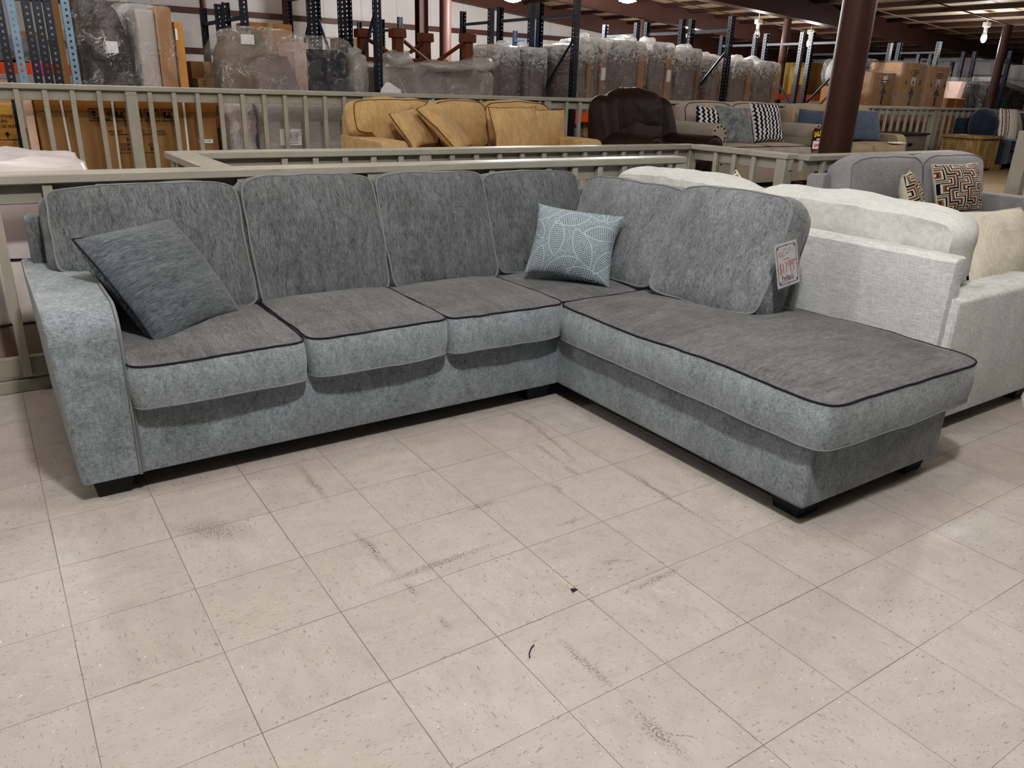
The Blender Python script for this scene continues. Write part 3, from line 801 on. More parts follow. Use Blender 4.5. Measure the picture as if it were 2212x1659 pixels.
# brown leather recliner
def recliner():
    t = thing('recliner', 'dark brown leather recliner between the yellow sofa and the nailhead sofa', 'armchair', (5.27, 3.02, Y0))
    W = 1.07
    part(t, 'base', MB().box(.1, W-.1, .06, .9, .04, .36, .03, 3), M_hide)
    for s in (0, 1):
        x0 = .02 if s == 0 else W-.26
        prof = [(x0, .05), (x0, .5)]
        for a in range(180, -1, -15):
            g = math.radians(a); prof.append((x0+.12+.13*math.cos(g), .52+.13*math.sin(g)))
        prof += [(x0+.24, .5), (x0+.24, .05)]
        a = part(t, 'arm', MB().prism(prof, 'y', .0, .86, .05, 4), M_hide)
        part(a, 'piping', MB().tube([(px, .02, pz) for px, pz in prof[1:-1]], .007, 5), M_hide)
    mb, _, _ = cushion(W-.50, .74, .2, bf=.05, p=5, nx=16, ny=16, seed=61, amp=.01, side=.3)
    part(t, 'seat_cushion', mb, M_hide, frame((W/2, .34, .42), (1, 0, 0), (0, 1, .03)))
    mb, _, _ = cushion(W-.44, .40, .2, bf=.07, p=5, nx=18, ny=14, seed=62, amp=.014, side=.3)
    part(t, 'lower_back_cushion', mb, M_hide, frame((W/2, .74, .58), (1, 0, 0), (0, .28, 1)))
    mb, _, _ = cushion(W-.44, .42, .24, bf=.07, p=4.5, nx=20, ny=16, seed=63, amp=.016, side=.35)
    part(t, 'head_cushion', mb, M_hide, frame((W/2, .80, .78), (1, 0, 0), (0, .16, 1)))
    for s in (0, 1):
        x = .15 if s == 0 else W-.15
        mb, _, _ = cushion(.20, .62, .26, bf=.05, p=5, nx=10, ny=16, seed=64+s, amp=.010, side=.3)
        part(t, 'wing', mb, M_hide, frame((x, .78, .62), (1, -.25*(1-2*s), 0), (.03*(1-2*s), .25, 1)))
    part(t, 'back_shell', MB().prism([(.84, .08), (.96, .88), (1.0, .88), (.98, .08)], 'x', .12, W-.12, .03, 3), M_hide)
recliner()

# linen sofa with nailhead arms, taupe loveseat behind the column
M_lin = weave('linen_body', srgb(148, 140, 130), srgb(174, 166, 154), 260, bump=.2)
M_linp = plain('dark_welt', srgb(70, 64, 62), .9, .1)
M_linc = weave('linen_cushion', srgb(158, 149, 140), srgb(184, 174, 164), 260, bump=.2)
make_sofa('nailhead_sofa', 'pale linen rolled-arm sofa with dark nailheads and a sale tag', (6.90, 3.68, Y0), 0, 1.98, .98, .48, .22, .735, .905, .82, 2,
          [M_lin, M_linc, M_linp], arm='roll', nails=True, bt=.2, bulge=.05, bseed=71, over=.03, arm_front=.02)
def braid_mat():
    t = NT('black_white_braid'); v = t.coord(); s = t.n('ShaderNodeSeparateXYZ', {0: v})
    z = t.math('MULTIPLY', t.math('PINGPONG', t.math('MULTIPLY', s.outputs[1], 40.0), 1.0), .35)
    q = t.math('SINE', t.math('MULTIPLY', t.math('ADD', t.math('MULTIPLY', s.outputs[0], 16.0), z), 2*PI))
    n = t.noise(v, 26, 2)
    c = t.mix(t.range(t.math('ADD', q, t.math('MULTIPLY', t.math('SUBTRACT', n, .5), 3.0)), -.2, .2), srgb(32, 32, 48), srgb(208, 204, 202))
    return t.done(t.principled(c, .9, .1))
M_braid = braid_mat()
M_fur = fabric('grey_fur', srgb(74, 80, 84), srgb(150, 156, 158), sca=(16, 13, 13), blotch=.3, sheen=.5, bump=.6)
toss('throw_pillow', 'small navy-and-white braided pillow at the left end of the nailhead sofa', (7.10, 4.06, .83), (7.42, 3.96, .81), (7.02, 4.20, 1.20), .12, [M_braid], seed=21)
toss('throw_pillow', 'grey fur pillow on the nailhead sofa', (7.36, 3.94, .82), (7.90, 3.88, .80), (7.22, 4.10, 1.21), .15, [M_fur], seed=22, amp=.01)
toss('throw_pillow', 'large navy-and-white braided pillow in the middle of the nailhead sofa', (7.98, 3.96, .82), (8.50, 3.94, .82), (7.86, 4.12, 1.25), .15, [M_braid], seed=23)
M_tau = weave('taupe_body', srgb(150, 136, 118), srgb(174, 160, 140), 260, bump=.2)
make_sofa('taupe_loveseat', 'taupe loveseat behind the thick maroon column', (8.98, 3.66, Y0), 0, 1.92, .98, .47, .20, .60, .905, .80, 2,
          [M_tau, M_tau, M_linp], arm='track', bt=.2, bulge=.05, bseed=81, pipe=False, bamp=.014, over=.05, arm_front=.12, splits=[.05, .86, 1.80])
M_bluep = fabric('slate_blue_pillow', srgb(66, 76, 94), srgb(98, 110, 130), sca=(60, 60, 60), blotch=.12, sheen=.2)
toss('throw_pillow', 'slate blue pillow left of the maroon column on the taupe loveseat', (9.10, 4.18, .80), (9.46, 3.84, .78), (8.98, 4.30, 1.18), .16, [M_bluep], seed=24, pinch=.03)
toss('throw_pillow', 'slate blue pillow right of the maroon column on the taupe loveseat', (9.94, 4.04, .80), (10.72, 4.0, .79), (9.86, 4.20, 1.21), .17, [M_bluep], seed=25, pinch=.02, k=.92)
tg2 = thing('sale_tag', 'dark sale tag with yellow SALE hanging from the nailhead sofa arm', 'price tag', (8.71, 3.655, .86))
MT2 = frame((8.71, 3.655, .86), (1, .02, 0), (.0, .05, 1))
cc = part(tg2, 'card', MB().box(-.085, .085, -.125, .125, -.002, 0), plain('sale_card', srgb(70, 26, 30), .5, .3), MT2, smooth=False, world=True)
part(cc, 'white_panel', MB().box(-.078, .078, -.115, -.02, 0, .001).box(-.01, .075, -.012, .008, 0, .001), M_paper, smooth=False)
text(cc, 'SALE', .085, T(0, .06, .002) @ R(8, 'Z'), plain('sale_yellow', srgb(240, 220, 40), .6, .2, var=0), bold=.003, sx=.8)
text(cc, '$999', .05, T(0, -.075, .002), M_red, bold=.001)
bk = thing('paper_leaflet', 'white paper leaflet lying over the front of the taupe loveseat seat', 'leaflet', (10.5, 3.62, .80))
part(bk, 'sheet', MB().box(-.16, .16, -.05, .05, 0, .004), M_paper, T(0, .06, .0) @ R(6, 'X'), smooth=False)
part(bk, 'clip', MB().tube([(-.16, .1, .01), (-.13, .12, .03), (-.10, .1, .01)], .006, 5), plain('steel_clip', srgb(180, 180, 180), .25, .5, metal=1))

# nightstand, mango chest, blue sofa
M_ngrey = plain('grey_painted_wood', srgb(112, 106, 102), .5, .35, bump=.05)
t = thing('nightstand', 'grey two-drawer nightstand with a dark top before the far railing', 'nightstand', (11.65, 4.46, Y0))
part(t, 'carcass', MB().box(0, 1.0, .02, .46, .04, .545, .004, 1), M_ngrey)
part(t, 'top', MB().box(-.03, 1.03, -.01, .48, .545, .575, .004, 1), plain('dark_top', srgb(62, 56, 54), .4, .4))
for z in (.30, .07):
    d = part(t, 'drawer', MB().box(.10, .90, .0, .03, z, z+.21, .003, 1).box(.14, .86, -.006, .01, z+.03, z+.18, .003, 1), M_ngrey)
    part(d, 'pull', MB().box(.45, .55, -.03, -.004, z+.085, z+.125, .006, 2), M_black)
def mango():
    t = NT('mango_wood'); v = t.coord()
    g = t.noise(t.mapping(v, sca=(6, 6, 1.1)), 3, 5, .7, 1.2)
    s = t.n('ShaderNodeSeparateXYZ', {0: v})
    saw = t.math('FRACT', t.math('MULTIPLY', s.outputs[2], 24.0))
    c = t.ramp(g, [(.28, srgb(108, 88, 60)), (.5, srgb(158, 134, 96)), (.72, srgb(190, 166, 126))])
    c = t.mix(t.math('MULTIPLY', t.math('LESS_THAN', saw, .16), t.math('MULTIPLY', t.noise(t.mapping(v, sca=(9, 9, 24)), 1, 2), .7)), c, srgb(70, 50, 32))
    return t.done(t.principled(c, .6, .25, 0, t.bump(g, .2, .006)))
M_mango = mango()
t = thing('wooden_chest', 'rough tan wooden chest with saw marks beside the navy sofa', 'chest', (13.42, 4.02, Y0))
part(t, 'body', MB().box(0.02, .60, .02, .62, .03, .50, .006, 1), M_mango)
part(t, 'top', MB().box(-.02, .64, -.02, .66, .50, .55, .008, 2), M_mango)
for px in (.0, .56):
    part(t, 'corner_post', MB().box(px, px+.06, 0, .05, 0, .50, .004, 1), M_mango)
part(t, 'corner_post', MB().box(0, .05, .59, .64, 0, .50, .004, 1), M_mango)
part(t, 'door', MB().box(.07, .55, .008, .03, .05, .48, .003, 1), M_mango)
M_navyf = fabric('navy_velvet', srgb(32, 44, 62), srgb(58, 74, 96), sca=(50, 50, 50), blotch=.2, sheen=.4)
make_sofa('navy_sofa', 'navy blue sofa at the right edge with white striped pillows', (14.22, 4.02, Y0), 0, 2.3, .92, .47, .24, .50, .86, .80, 3,
          [M_navyf, M_navyf, M_navyf], arm='track', bt=.2, bulge=.05, bseed=91, pipe=False, foot=.10, footm=M_mango)
mb, _, _ = cushion(.30, .34, .34, bf=.06, bb=.05, p=3, nx=14, ny=14, seed=95, side=.35)
solo('throw_pillow', 'round navy bolster at the left corner of the navy sofa', 'pillow', mb, M_navyf, frame((14.40, 4.52, .98), (1, -.3, 0), (0, .12, 1)))
def stripe_mat():
    t = NT('striped_linen'); v = t.coord(); s = t.n('ShaderNodeSeparateXYZ', {0: v})
    x = t.math('ABSOLUTE', t.math('ADD', s.outputs[0], .10)); m = None
    for a in (.012, .05):
        q = t.math('LESS_THAN', t.math('ABSOLUTE', t.math('SUBTRACT', x, a)), .009)
        m = q if m is None else t.math('MAXIMUM', m, q)
    c = t.mix(t.math('MULTIPLY', m, t.ramp(t.noise(v, 60, 2), [(.35, .5), (.6, 1)])), srgb(216, 210, 202), srgb(74, 52, 56))
    return t.done(t.principled(c, .9, .1))
M_str = stripe_mat()
toss('throw_pillow', 'white pillow with dark stripes standing on the navy sofa arm end', (14.46, 4.22, .79), (14.76, 4.10, .78), (14.44, 4.36, 1.25), .17, [M_str], seed=26, k=1.1, pinch=.02)
toss('throw_pillow', 'white striped pillow cut off by the right edge of the picture', (14.86, 4.28, .78), (15.36, 4.30, .78), (14.86, 4.42, 1.22), .16, [M_str], seed=27)

# pale wrapped mattresses behind the sectional's railing, on the left
M_film = plain('white_film', srgb(236, 226, 226), .22, .5, var=.05, scale=3, bump=.25, bs=9)
M_wrapw = plastic('white_wrap', (.93, .90, .91), clear=.55, milky=.9)
t = thing('wrapped_mattress', 'thick white plastic-wrapped mattress behind the railing at the left edge', 'mattress', (-.5, 1.95, 0))
mb, _, _ = cushion(1.85, .82, .38, bf=.03, p=12, seed=97, amp=.012, side=.05, nx=30, ny=16)
part(t, 'ticking', mb, plain('pale_ticking', srgb(226, 212, 208), .45, .4, bump=.1, bs=14), frame((0, 0, .74), (1, 0, 0), (0, 1, 0)))
mb, _, _ = cushion(1.87, .84, .40, bf=.035, p=11, seed=98, amp=.02, side=.06, nx=34, ny=20)
part(t, 'plastic_wrap', mb, M_film, frame((0, 0, .745), (1, 0, 0), (0, 1, 0)))
t = thing('box_spring', 'pale box spring under the white wrapped mattress at the left edge', 'box spring', (-.5, 1.95, 0))
part(t, 'body', MB().box(-.93, .93, -.42, .42, .24, .53, .02, 3), plain('boxspring_cloth', srgb(214, 206, 204), .7, .2))
part(t, 'base', MB().box(-.90, .90, -.40, .40, .0, .235, .01, 1), plain('boxspring_base', srgb(150, 138, 128), .7, .2))

# ------------------------------------------------------------------ pallet racking
def post_mat(name, col):
    """perforated steel: the slots go right through"""
    t = NT(name); v = t.coord(); s = t.n('ShaderNodeSeparateXYZ', {0: v})
    fz = t.math('ABSOLUTE', t.math('SUBTRACT', t.math('FRACT', t.math('DIVIDE', s.outputs[2], .0508)), .5))
    hz = t.math('LESS_THAN', fz, .20)
    hx = t.math('LESS_THAN', t.math('ABSOLUTE', s.outputs[0]), .0085)
    hy = t.math('LESS_THAN', t.math('ABSOLUTE', s.outputs[1]), .0085)
    h = t.math('MULTIPLY', hz, t.math('MAXIMUM', hx, hy))
    c = t.ramp(t.noise(v, 9, 3), [(.3, mul(col, .8)), (.7, mul(col, 1.15))])
    a = t.principled(c, .4, .5)
    b = t.n('ShaderNodeBsdfTransparent').outputs[0]
    return t.done(t.n('ShaderNodeMixShader', {0: h, 1: a, 2: b}).outputs[0])
M_post = post_mat('blue_rack_steel', srgb(22, 30, 46))
M_postl = post_mat('pale_blue_rack_steel', srgb(120, 146, 168))
M_brace = plain('rack_brace_steel', srgb(46, 55, 70), .45, .4)
M_orange = plain('orange_beam', srgb(226, 96, 36), .45, .4, var=.08)

def channel(w, H, s=1):
    """open C-section: slotted face and two flanges"""
    a = w/2; m = MB().box(-a, a, min(-a*s, -a*s+.003*s), max(-a*s, -a*s+.003*s), 0, H)
    for q in (-1, 1): m.box(min(q*a, q*(a-.003)), max(q*a, q*(a-.003)), -a+.003, a-.003, 0, H)
    return m
def rack_frame(x, y0, y1, zt, label, pm=None, group='blue rack upright frames', w=.078, braces=True, flip=False):
    pm = pm or M_post
    t = thing('pallet_rack', label, 'rack', (x, y0, Y0), 0, group)
    H = zt - Y0; D = y1 - y0
    for y in (0, D):
        part(t, 'upright', channel(w, H, 1 if y == 0 else -1), pm, T(0, y, 0), smooth=False)
        part(t, 'foot_plate', MB().box(-.07, .07, -.07, .07, 0, .01), M_brace, T(0, y, 0), smooth=False)
    if braces:
        for z in (H-.20, .86, .14):
            part(t, 'horizontal_brace', MB().box(-.02, .02, w*.4, D-w*.4, z-.02, z+.02), M_brace, smooth=False)
        a, b = (D-w*.5, w*.5) if not flip else (w*.5, D-w*.5)
        part(t, 'diagonal_brace', MB().tube([(0, b, .18), (0, a, .84)], .022, 4), M_brace, smooth=False)
        part(t, 'diagonal_brace', MB().tube([(0, a, .90), (0, b, H-.50)], .022, 4), M_brace, smooth=False)
    return t
bays = [(2.88, 'behind the taupe wrapped chair', 2.20), (4.12, 'behind the left end of the mustard sofa', 2.60), (7.0, 'behind the right end of the mustard sofa', 2.47),
        (10.0, 'behind the recliner and nailhead sofa', 2.465), (13.1, 'just left of the thick column', 2.465), (16.35, 'behind the three arrow cartons', 2.46), (19.7, 'near the right edge', 2.46)]
for x, where, zt in bays:
    for (a, b, nm) in ((6.42, 7.25, 'nearest'), (7.46, 8.29, 'middle'), (8.55, 9.40, 'farthest')):
        if x < 3 and nm == 'nearest': continue
        if x < 3: a -= .12; b -= .22
        sh = -.13 if x > 13 and nm != 'farthest' else 0
        if x == 16.35: a += .28; b += .28
        if x == 19.7: a += .5; b += .45
        rack_frame(x, a, b, zt, '%s blue rack frame of the line %s' % (nm, where), None, 'blue rack upright frames', flip=(nm == 'middle'))
for x, y0, y1, where in ((6.8, 11.3, 12.05, 'far behind the red-brown trestles'), (6.8, 12.3, 13.1, 'farthest back, behind the red-brown trestles'), (9.9, 11.45, 12.2, 'deep behind the wrapped goods left of the recliner'), (22.3, 9.6, 10.4, 'far back beside the right column')):
    rack_frame(x, y0, y1, 2.46 if x < 20 else 2.4, 'small distant blue rack frame ' + where, None, 'blue rack upright frames', flip=True)
# loose bundle of uprights at the left edge
for x, y, pale, nm in ((.395, 5.80, 0, 'leftmost dark slotted upright in the bundle at the left edge'), (.485, 5.80, 1, 'pale blue upright, second in the bundle at the left edge'),
                       (.60, 5.84, 0, 'dark slotted upright just right of the pale blue one in the left bundle'), (.685, 5.86, 0, 'middle of the three dark uprights standing together in the left bundle'),
                       (.765, 5.86, 0, 'dark slotted upright next to the tan board in the left bundle'), (.895, 5.80, 1, 'pale blue upright beside the brown wrapped sofa')):
    m = channel(.064, 2.5)
    solo('rack_upright', nm, 'rack post', m, M_postl if pale else M_post, T(x, y, Y0), 'loose rack uprights', smooth=False)
solo('wood_board', 'narrow tan board standing among the loose rack uprights', 'board', MB().box(-.03, .03, -.01, .01, 0, 2.4, .002, 1), M_card2, T(.83, 5.95, Y0) , smooth=False)
# orange beams
def beam(x0, x1, y, z, label, grp='orange rack beams', h=.12):
    t = thing('rack_beam', label, 'rack beam', ((x0+x1)/2, y, z), 0, grp); L = (x1-x0)/2
    part(t, 'beam', MB().box(-L, L, -.022, .022, -h/2, h/2, .004, 1), M_orange)
    for s in (-1, 1):
        part(t, 'end_plate', MB().box(s*L-.012, s*L+.012, -.03, .03, -h/2-.03, h/2+.03), M_orange, smooth=False)
beam(-1.6, 2.82, 8.48, 1.37, 'orange beam across the racks at the left edge above the far railing')
beam(1.96, 2.84, 6.38+1.0, 1.04, 'upper orange beam glimpsed through the far railing beside the big carton')
beam(1.96, 2.84, 6.38, .90, 'lower orange beam glimpsed through the far railing beside the big carton', h=.13)
beam(13.16, 16.3, 8.42, 1.34, 'orange beam under the olive carton')
beam(13.16, 16.3, 6.40, 1.03, 'orange beam seen through the far railing below the arrow cartons')
beam(16.4, 19.6, 6.64, 1.03, 'orange beam seen through the far railing left of the navy sofa')
beam(7.06, 9.94, 6.40, .98, 'orange beam between the mustard sofa and the recliner')

# ------------------------------------------------------------------ goods in plastic
M_clear = plastic('clear_film', (.97, .97, .98), clear=.05, milky=.8, toph=(1, .78, .97))
M_clear2 = plastic('thin_film', (.92, .92, .92), clear=.06, milky=.9)
M_milk = plastic('milky_film', (.86, .84, .82), clear=.42, milky=.75, scale=(3, 3, 2))
M_upg = plain('grey_brown_upholstery', srgb(128, 116, 112), .85, .15, var=.12, scale=4)
M_upd = plain('dark_brown_upholstery', srgb(74, 64, 60), .85, .15, var=.2, scale=4)
M_ups = plain('sage_upholstery', srgb(124, 134, 118), .85, .15, var=.12, scale=4)
M_upn = plain('charcoal_upholstery', srgb(48, 50, 58), .85, .15, var=.2, scale=4)
M_upl = plain('pale_grey_upholstery', srgb(176, 170, 166), .85, .15, var=.06, scale=4)
M_pink = plain('pinkish_carton', srgb(222, 186, 172), .75, .15, var=.05)

def film(parent, x0, x1, y0, y1, z0, z1, mat, seed, amp=.02, p=9, tuft=None):
    w, h, t_ = x1-x0, z1-z0, y1-y0
    mb, _, _ = cushion(w, h, t_, bf=.01, bb=.01, p=p, nx=22, ny=22, nb=6, seed=seed, amp=amp, side=.03, freq=6)
    if tuft:
        for q in tuft:
            c = Vector((q[0], q[1], q[2])) - Vector(((x0+x1)/2, (y0+y1)/2, (z0+z1)/2))
            b = bmesh.new(); bmesh.ops.create_icosphere(b, subdivisions=3, radius=1)
            for v in b.verts:
                n = noise.noise_vector(v.co*1.6 + Vector((seed, 0, 0)))
                v.co = Vector((v.co.x*q[3], v.co.y*q[4], v.co.z*q[3])) + n*q[4]*.6
                v.co += Vector((c.x, c.z, -c.y))
            mb.bm(b)
    M = frame(((x0+x1)/2, (y0+y1)/2, (z0+z1)/2), (1, 0, 0), (0, 0, 1))
    return part(parent, 'plastic_wrap', mb, mat, M, world=True, ang=180)

def standing_sofa(label, x0, x1, y0, y1, z1, um, card=.24, seed=1, cm=None, notch=True, tuft=True, tag_=False, mat=None):
    """a sofa stood on its end, cardboard over its feet, all in film"""
    t = thing('wrapped_sofa', label, 'wrapped sofa', ((x0+x1)/2, (y0+y1)/2, Y0))
    w = x1-x0; cx = x1 - w*card
    m = MB().box(x0+.03, x0+w*.34, y0+.04, y1-.04, Y0+.01, z1-.10, .05, 3)
    m.box(x0+w*.30, cx, y0+.04, y1-.04, Y0+.02, z1-.03, .04, 3)
    part(t, 'upholstery', m, um, world=True)
    part(t, 'arm_block', MB().box(x0+.05, cx, y0+.03, y1-.03, z1-.26, z1-.02, .05, 3), um, world=True)
    if card: 
        c = part(t, 'cardboard_cap', MB().box(cx+.003, x1-.02, y0+.02, y1-.02, Y0+.01, z1-.045, .008, 1), cm or M_card, world=True)
        if tag_: part(c, 'shipping_label', MB().box(cx+.02, cx+.10, y0+.015, y0+.019, z1-.55, z1-.38), M_paper, world=True, smooth=False)
    film(t, x0, x1, y0, y1, Y0+.005, z1, mat or M_clear, seed, .018, tuft=[((x0+x1)/2+w*.2*(-1)**seed, (y0+y1)/2-.1, z1+.02, w*.22, .06)] if tuft else None)
    return t
rows = [(6.03, 6.50, 6.95, 7.7, 1.86, 'short wrapped sofa on end right of the red-brown trestles', 0), (6.54, 6.90, 6.9, 7.6, 1.86, 'milky-topped wrapped sofa on end between two rack posts, left of the tall ones', 0),
        (7.08, 7.50, 6.6, 7.4, 1.93, 'wrapped sofa on end with a cardboard strip behind a slanted brace', .22), (7.52, 7.86, 6.75, 7.5, 2.03, 'narrow tall wrapped sofa on end with a small white label', .3),
        (7.90, 8.74, 6.85, 7.6, 2.04, 'widest wrapped sofa on end, left of the recliner back', .18), (8.80, 9.32, 6.85, 7.6, 2.05, 'wrapped sofa on end straight behind the recliner', .3),
        (9.36, 9.92, 6.85, 7.6, 2.0, 'wrapped sofa on end right behind the recliner headrest', .12), (10.08, 10.58, 6.85, 7.6, 1.90, 'wrapped sofa on end left of the leaning brace, behind the nailhead sofa', .35),
        (10.62, 11.18, 6.85, 7.6, 1.90, 'wrapped sofa on end behind the nailhead sofa, second from the leaning brace', .25), (11.22, 11.86, 6.85, 7.6, 1.89, 'last wrapped sofa on end before the tan cartons', .2)]
for i, (x0, x1, y0, y1, z1, lb, cd_) in enumerate(rows):
    standing_sofa(lb, x0, x1, y0, y1, z1, M_upg, cd_, i+2, tag_=(i in (3, 5)))
# back row seen over the front one
for i, (x0, x1, z1, lb) in enumerate(((9.1, 9.92, 2.02, 'wrapped pale sofa in the second row behind the recliner'), (11.2, 12.3, 2.05, 'wrapped sofa in the second row under the far lamp'))):
    standing_sofa(lb, x0, x1, 8.6, 9.3, z1, M_upl, .15, i+30)

# left end: brown, sage, carton-backed, board
t = thing('wrapped_sofa', 'dark brown wrapped sofa on end beside the pale blue upright', 'wrapped sofa', (1.28, 6.35, Y0))
part(t, 'upholstery', MB().prism([(.98, Y0), (1.43, Y0), (1.43, 1.40), (1.40, 1.66), (1.34, 1.88), (1.26, 1.97), (1.02, 2.02), (.98, 1.9)], 'y', 6.0, 6.7, .06, 3), M_upd, world=True)
part(t, 'arm_block', MB().box(1.06, 1.34, 5.93, 6.05, 1.45, 1.72, .05, 3), M_upd, world=True)
part(t, 'shipping_label', MB().box(1.19, 1.29, 5.915, 5.92, 1.52, 1.62), M_paper, world=True, smooth=False)
film(t, .95, 1.445, 5.88, 6.73, Y0, 2.03, M_clear2, 51, .03, p=6)
t = thing('wrapped_armchair', 'sage green armchair in clear plastic behind the brown wrapped sofa', 'wrapped armchair', (1.66, 6.95, Y0))
part(t, 'upholstery', MB().prism([(1.42, Y0), (1.95, Y0), (1.95, 1.74), (1.70, 1.76), (1.62, 1.95), (1.45, 1.95)], 'y', 6.75, 7.3, .05, 3), M_ups, world=True)
film(t, 1.38, 1.98, 6.7, 7.35, Y0, 2.0, M_clear, 52, .03, p=6)
t = thing('wrapped_sofa', 'pale grey wrapped sofa on end with a tall cardboard side, left above the railing', 'wrapped sofa', (1.62, 6.2, Y0))
part(t, 'upholstery', MB().box(1.47, 1.635, 5.90, 6.5, Y0, 1.91, .03, 3), M_upl, world=True)
part(t, 'cardboard_side', MB().box(1.64, 1.78, 5.89, 6.52, Y0, 1.94, .01, 1), M_card, world=True)
film(t, 1.455, 1.79, 5.87, 6.54, Y0, 1.96, M_clear2, 53, .02)
t = thing('golden_plank', 'thin orange-brown panel edge standing right of the tall cardboard side', 'panel', (1.86, 5.9, Y0))
part(t, 'panel', MB().box(1.80, 1.875, 5.90, 6.4, Y0, 1.82, .003, 1), plain('golden_board', srgb(196, 146, 86), .6, .3), world=True)
part(t, 'sticker', MB().box(1.80, 1.82, 5.896, 5.90, 1.66, 1.76), M_paper, world=True, smooth=False)
def carton(label, x0, x1, y0, y1, z0, z1, mat=None, name='carton', rz=0, flaps=True, cat='box'):
    t = thing(name, label, cat, ((x0+x1)/2, (y0+y1)/2, z0), rz)
    a, b, h = (x1-x0)/2, (y1-y0)/2, z1-z0
    part(t, 'body', MB().box(-a, a, -b, b, 0, h, .006, 1), mat or M_card)
    if flaps: part(t, 'packing_tape', MB().box(-.03, .03, -b-.001, b+.001, h, h+.0015).box(-.03, .03, -b-.0015, -b, h*.8, h), plain('packing_tape', srgb(196, 166, 120), .3, .5), smooth=False)
    return t
# shelf goods left
t = thing('wrapped_cushion', 'grey plastic-wrapped bundle lying on the orange beam at the left edge', 'wrapped bundle', (.62, 8.9, 1.43))
mb, _, _ = cushion(.60, .5, .24, bf=.05, p=4, seed=54, amp=.03, side=.3)
part(t, 'bundle', mb, plain('grey_bundle', srgb(120, 120, 126), .5, .3), frame((.62, 8.9, 1.56), (1, 0, 0), (0, 1, 0)), world=True)
film(t, .28, .98, 8.6, 9.2, 1.45, 1.71, M_clear2, 55, .03, p=8)
carton('small brown carton with a white label behind the left rack uprights', .74, .98, 9.4, 9.8, 1.43, 1.80)
solo('shelf_board', 'pale shelf deck resting on the orange beam at the left', 'shelf', MB().box(-1.6, 2.8, 8.46, 9.85, 1.405, 1.43), M_card2, smooth=False)
mb, _ = pillow(.14, .16, .05, .1, .02, 56)
solo('pink_tag', 'bright pink scrap of foil hanging among the left rack uprights', 'tag', mb, plain('pink_foil', srgb(244, 120, 170), .4, .4), frame((.80, 8.445, 1.37), (1, 0, 0), (.1, 0, 1)))
carton('pinkish carton low at the left edge under the orange beam', -.2, .56, 8.5, 9.2, .30, 1.25, M_pink)
carton('open brown carton in loose plastic left of the dark rack posts', 2.16, 2.50, 7.0, 7.4, .3, 1.50)
carton('tiny beige carton on the far railing line left of the dark rack posts', 2.10, 2.32, 6.5, 6.75, .3, 1.33, M_card2)
# taupe chair
t = thing('wrapped_sofa', 'faceted taupe wrapped chair tipped on end behind the railing posts', 'wrapped sofa', (2.58, 6.1, Y0))
part(t, 'upholstery', MB().prism([(2.22, Y0), (3.0, Y0), (2.94, 1.30), (2.86, 1.55), (2.70, 1.62), (2.62, 1.78), (2.38, 1.78), (2.26, 1.60)], 'y', 5.93, 6.45, .03, 2), plain('taupe_upholstery', srgb(126, 116, 98), .8, .15), world=True)
part(t, 'lower_block', MB().prism([(2.52, Y0), (3.0, Y0), (2.96, 1.25), (2.84, 1.56), (2.58, 1.56), (2.52, 1.48)], 'y', 5.80, 5.95, .02, 2), M_upg, world=True)
part(t, 'paper_label', MB().box(2.42, 2.55, 5.92, 5.928, 1.66, 1.75), M_paper, world=True, smooth=False)
film(t, 2.16, 3.05, 5.77, 6.5, Y0, 1.81, M_clear2, 57, .03, p=4)
carton('tall plain orange-brown carton behind the taupe wrapped chair', 3.02, 3.56, 7.7, 8.2, Y0, 1.98, plain('orange_carton', srgb(188, 140, 96), .8, .1))
# dark chair
t = thing('wrapped_armchair', 'charcoal armchair in clear plastic with a pinkish side, between tall rack posts', 'wrapped armchair', (3.62, 6.9, Y0))
part(t, 'cardboard_side', MB().box(3.20, 3.34, 6.62, 7.2, Y0, 1.74, .01, 1), M_pink, world=True)
part(t, 'upholstery', MB().box(3.36, 3.84, 6.65, 7.2, Y0, 1.68, .07, 3).box(3.40, 3.80, 6.56, 6.7, 1.02, 1.36, .06, 3), M_upn, world=True)
film(t, 3.17, 3.87, 6.52, 7.26, Y0, 1.80, M_clear2, 58, .03, p=7)
carton('tan carton high behind the grey slanted brace', 4.40, 4.78, 8.2, 8.6, 1.10, 1.90, M_card2)
solo('shelf_board', 'pale shelf deck under the cartons behind the red-brown trestles', 'shelf', MB().box(4.16, 6.96, 7.6, 8.7, 1.07, 1.10), M_card2, smooth=False)
carton('low tan carton between the red-brown trestles', 5.30, 5.95, 8.0, 8.5, 1.10, 1.68, M_card)
# long wrapped sofa on its back with trestles upturned on it
t = thing('wrapped_sofa', 'long taupe wrapped sofa lying under the red-brown trestles', 'wrapped sofa', (5.0, 6.95, Y0))
part(t, 'upholstery', MB().box(4.36, 5.72, 6.62, 7.35, Y0, 1.53, .05, 3), plain('dull_mauve_upholstery', srgb(128, 112, 106), .8, .15), world=True)
part(t, 'pale_end', MB().box(4.22, 4.35, 6.60, 7.3, Y0, 1.52, .03, 3), plain('beige_lining', srgb(176, 164, 146), .8, .15), world=True)
film(t, 4.19, 5.80, 6.56, 7.42, Y0, 1.57, M_milk, 59, .03, p=10, tuft=[(4.45, 6.58, 1.62, .20, .08), (5.1, 6.62, 1.56, .4, .06), (5.65, 6.7, 1.60, .25, .08)])
t = thing('wrapped_armchair', 'beige chair end in crumpled milky plastic left of the slanted grey brace', 'wrapped armchair', (3.97, 7.0, Y0))
part(t, 'upholstery', MB().box(3.91, 4.04, 6.65, 7.2, Y0, 1.60, .03, 3), plain('beige_upholstery', srgb(176, 164, 146), .8, .15), world=True)
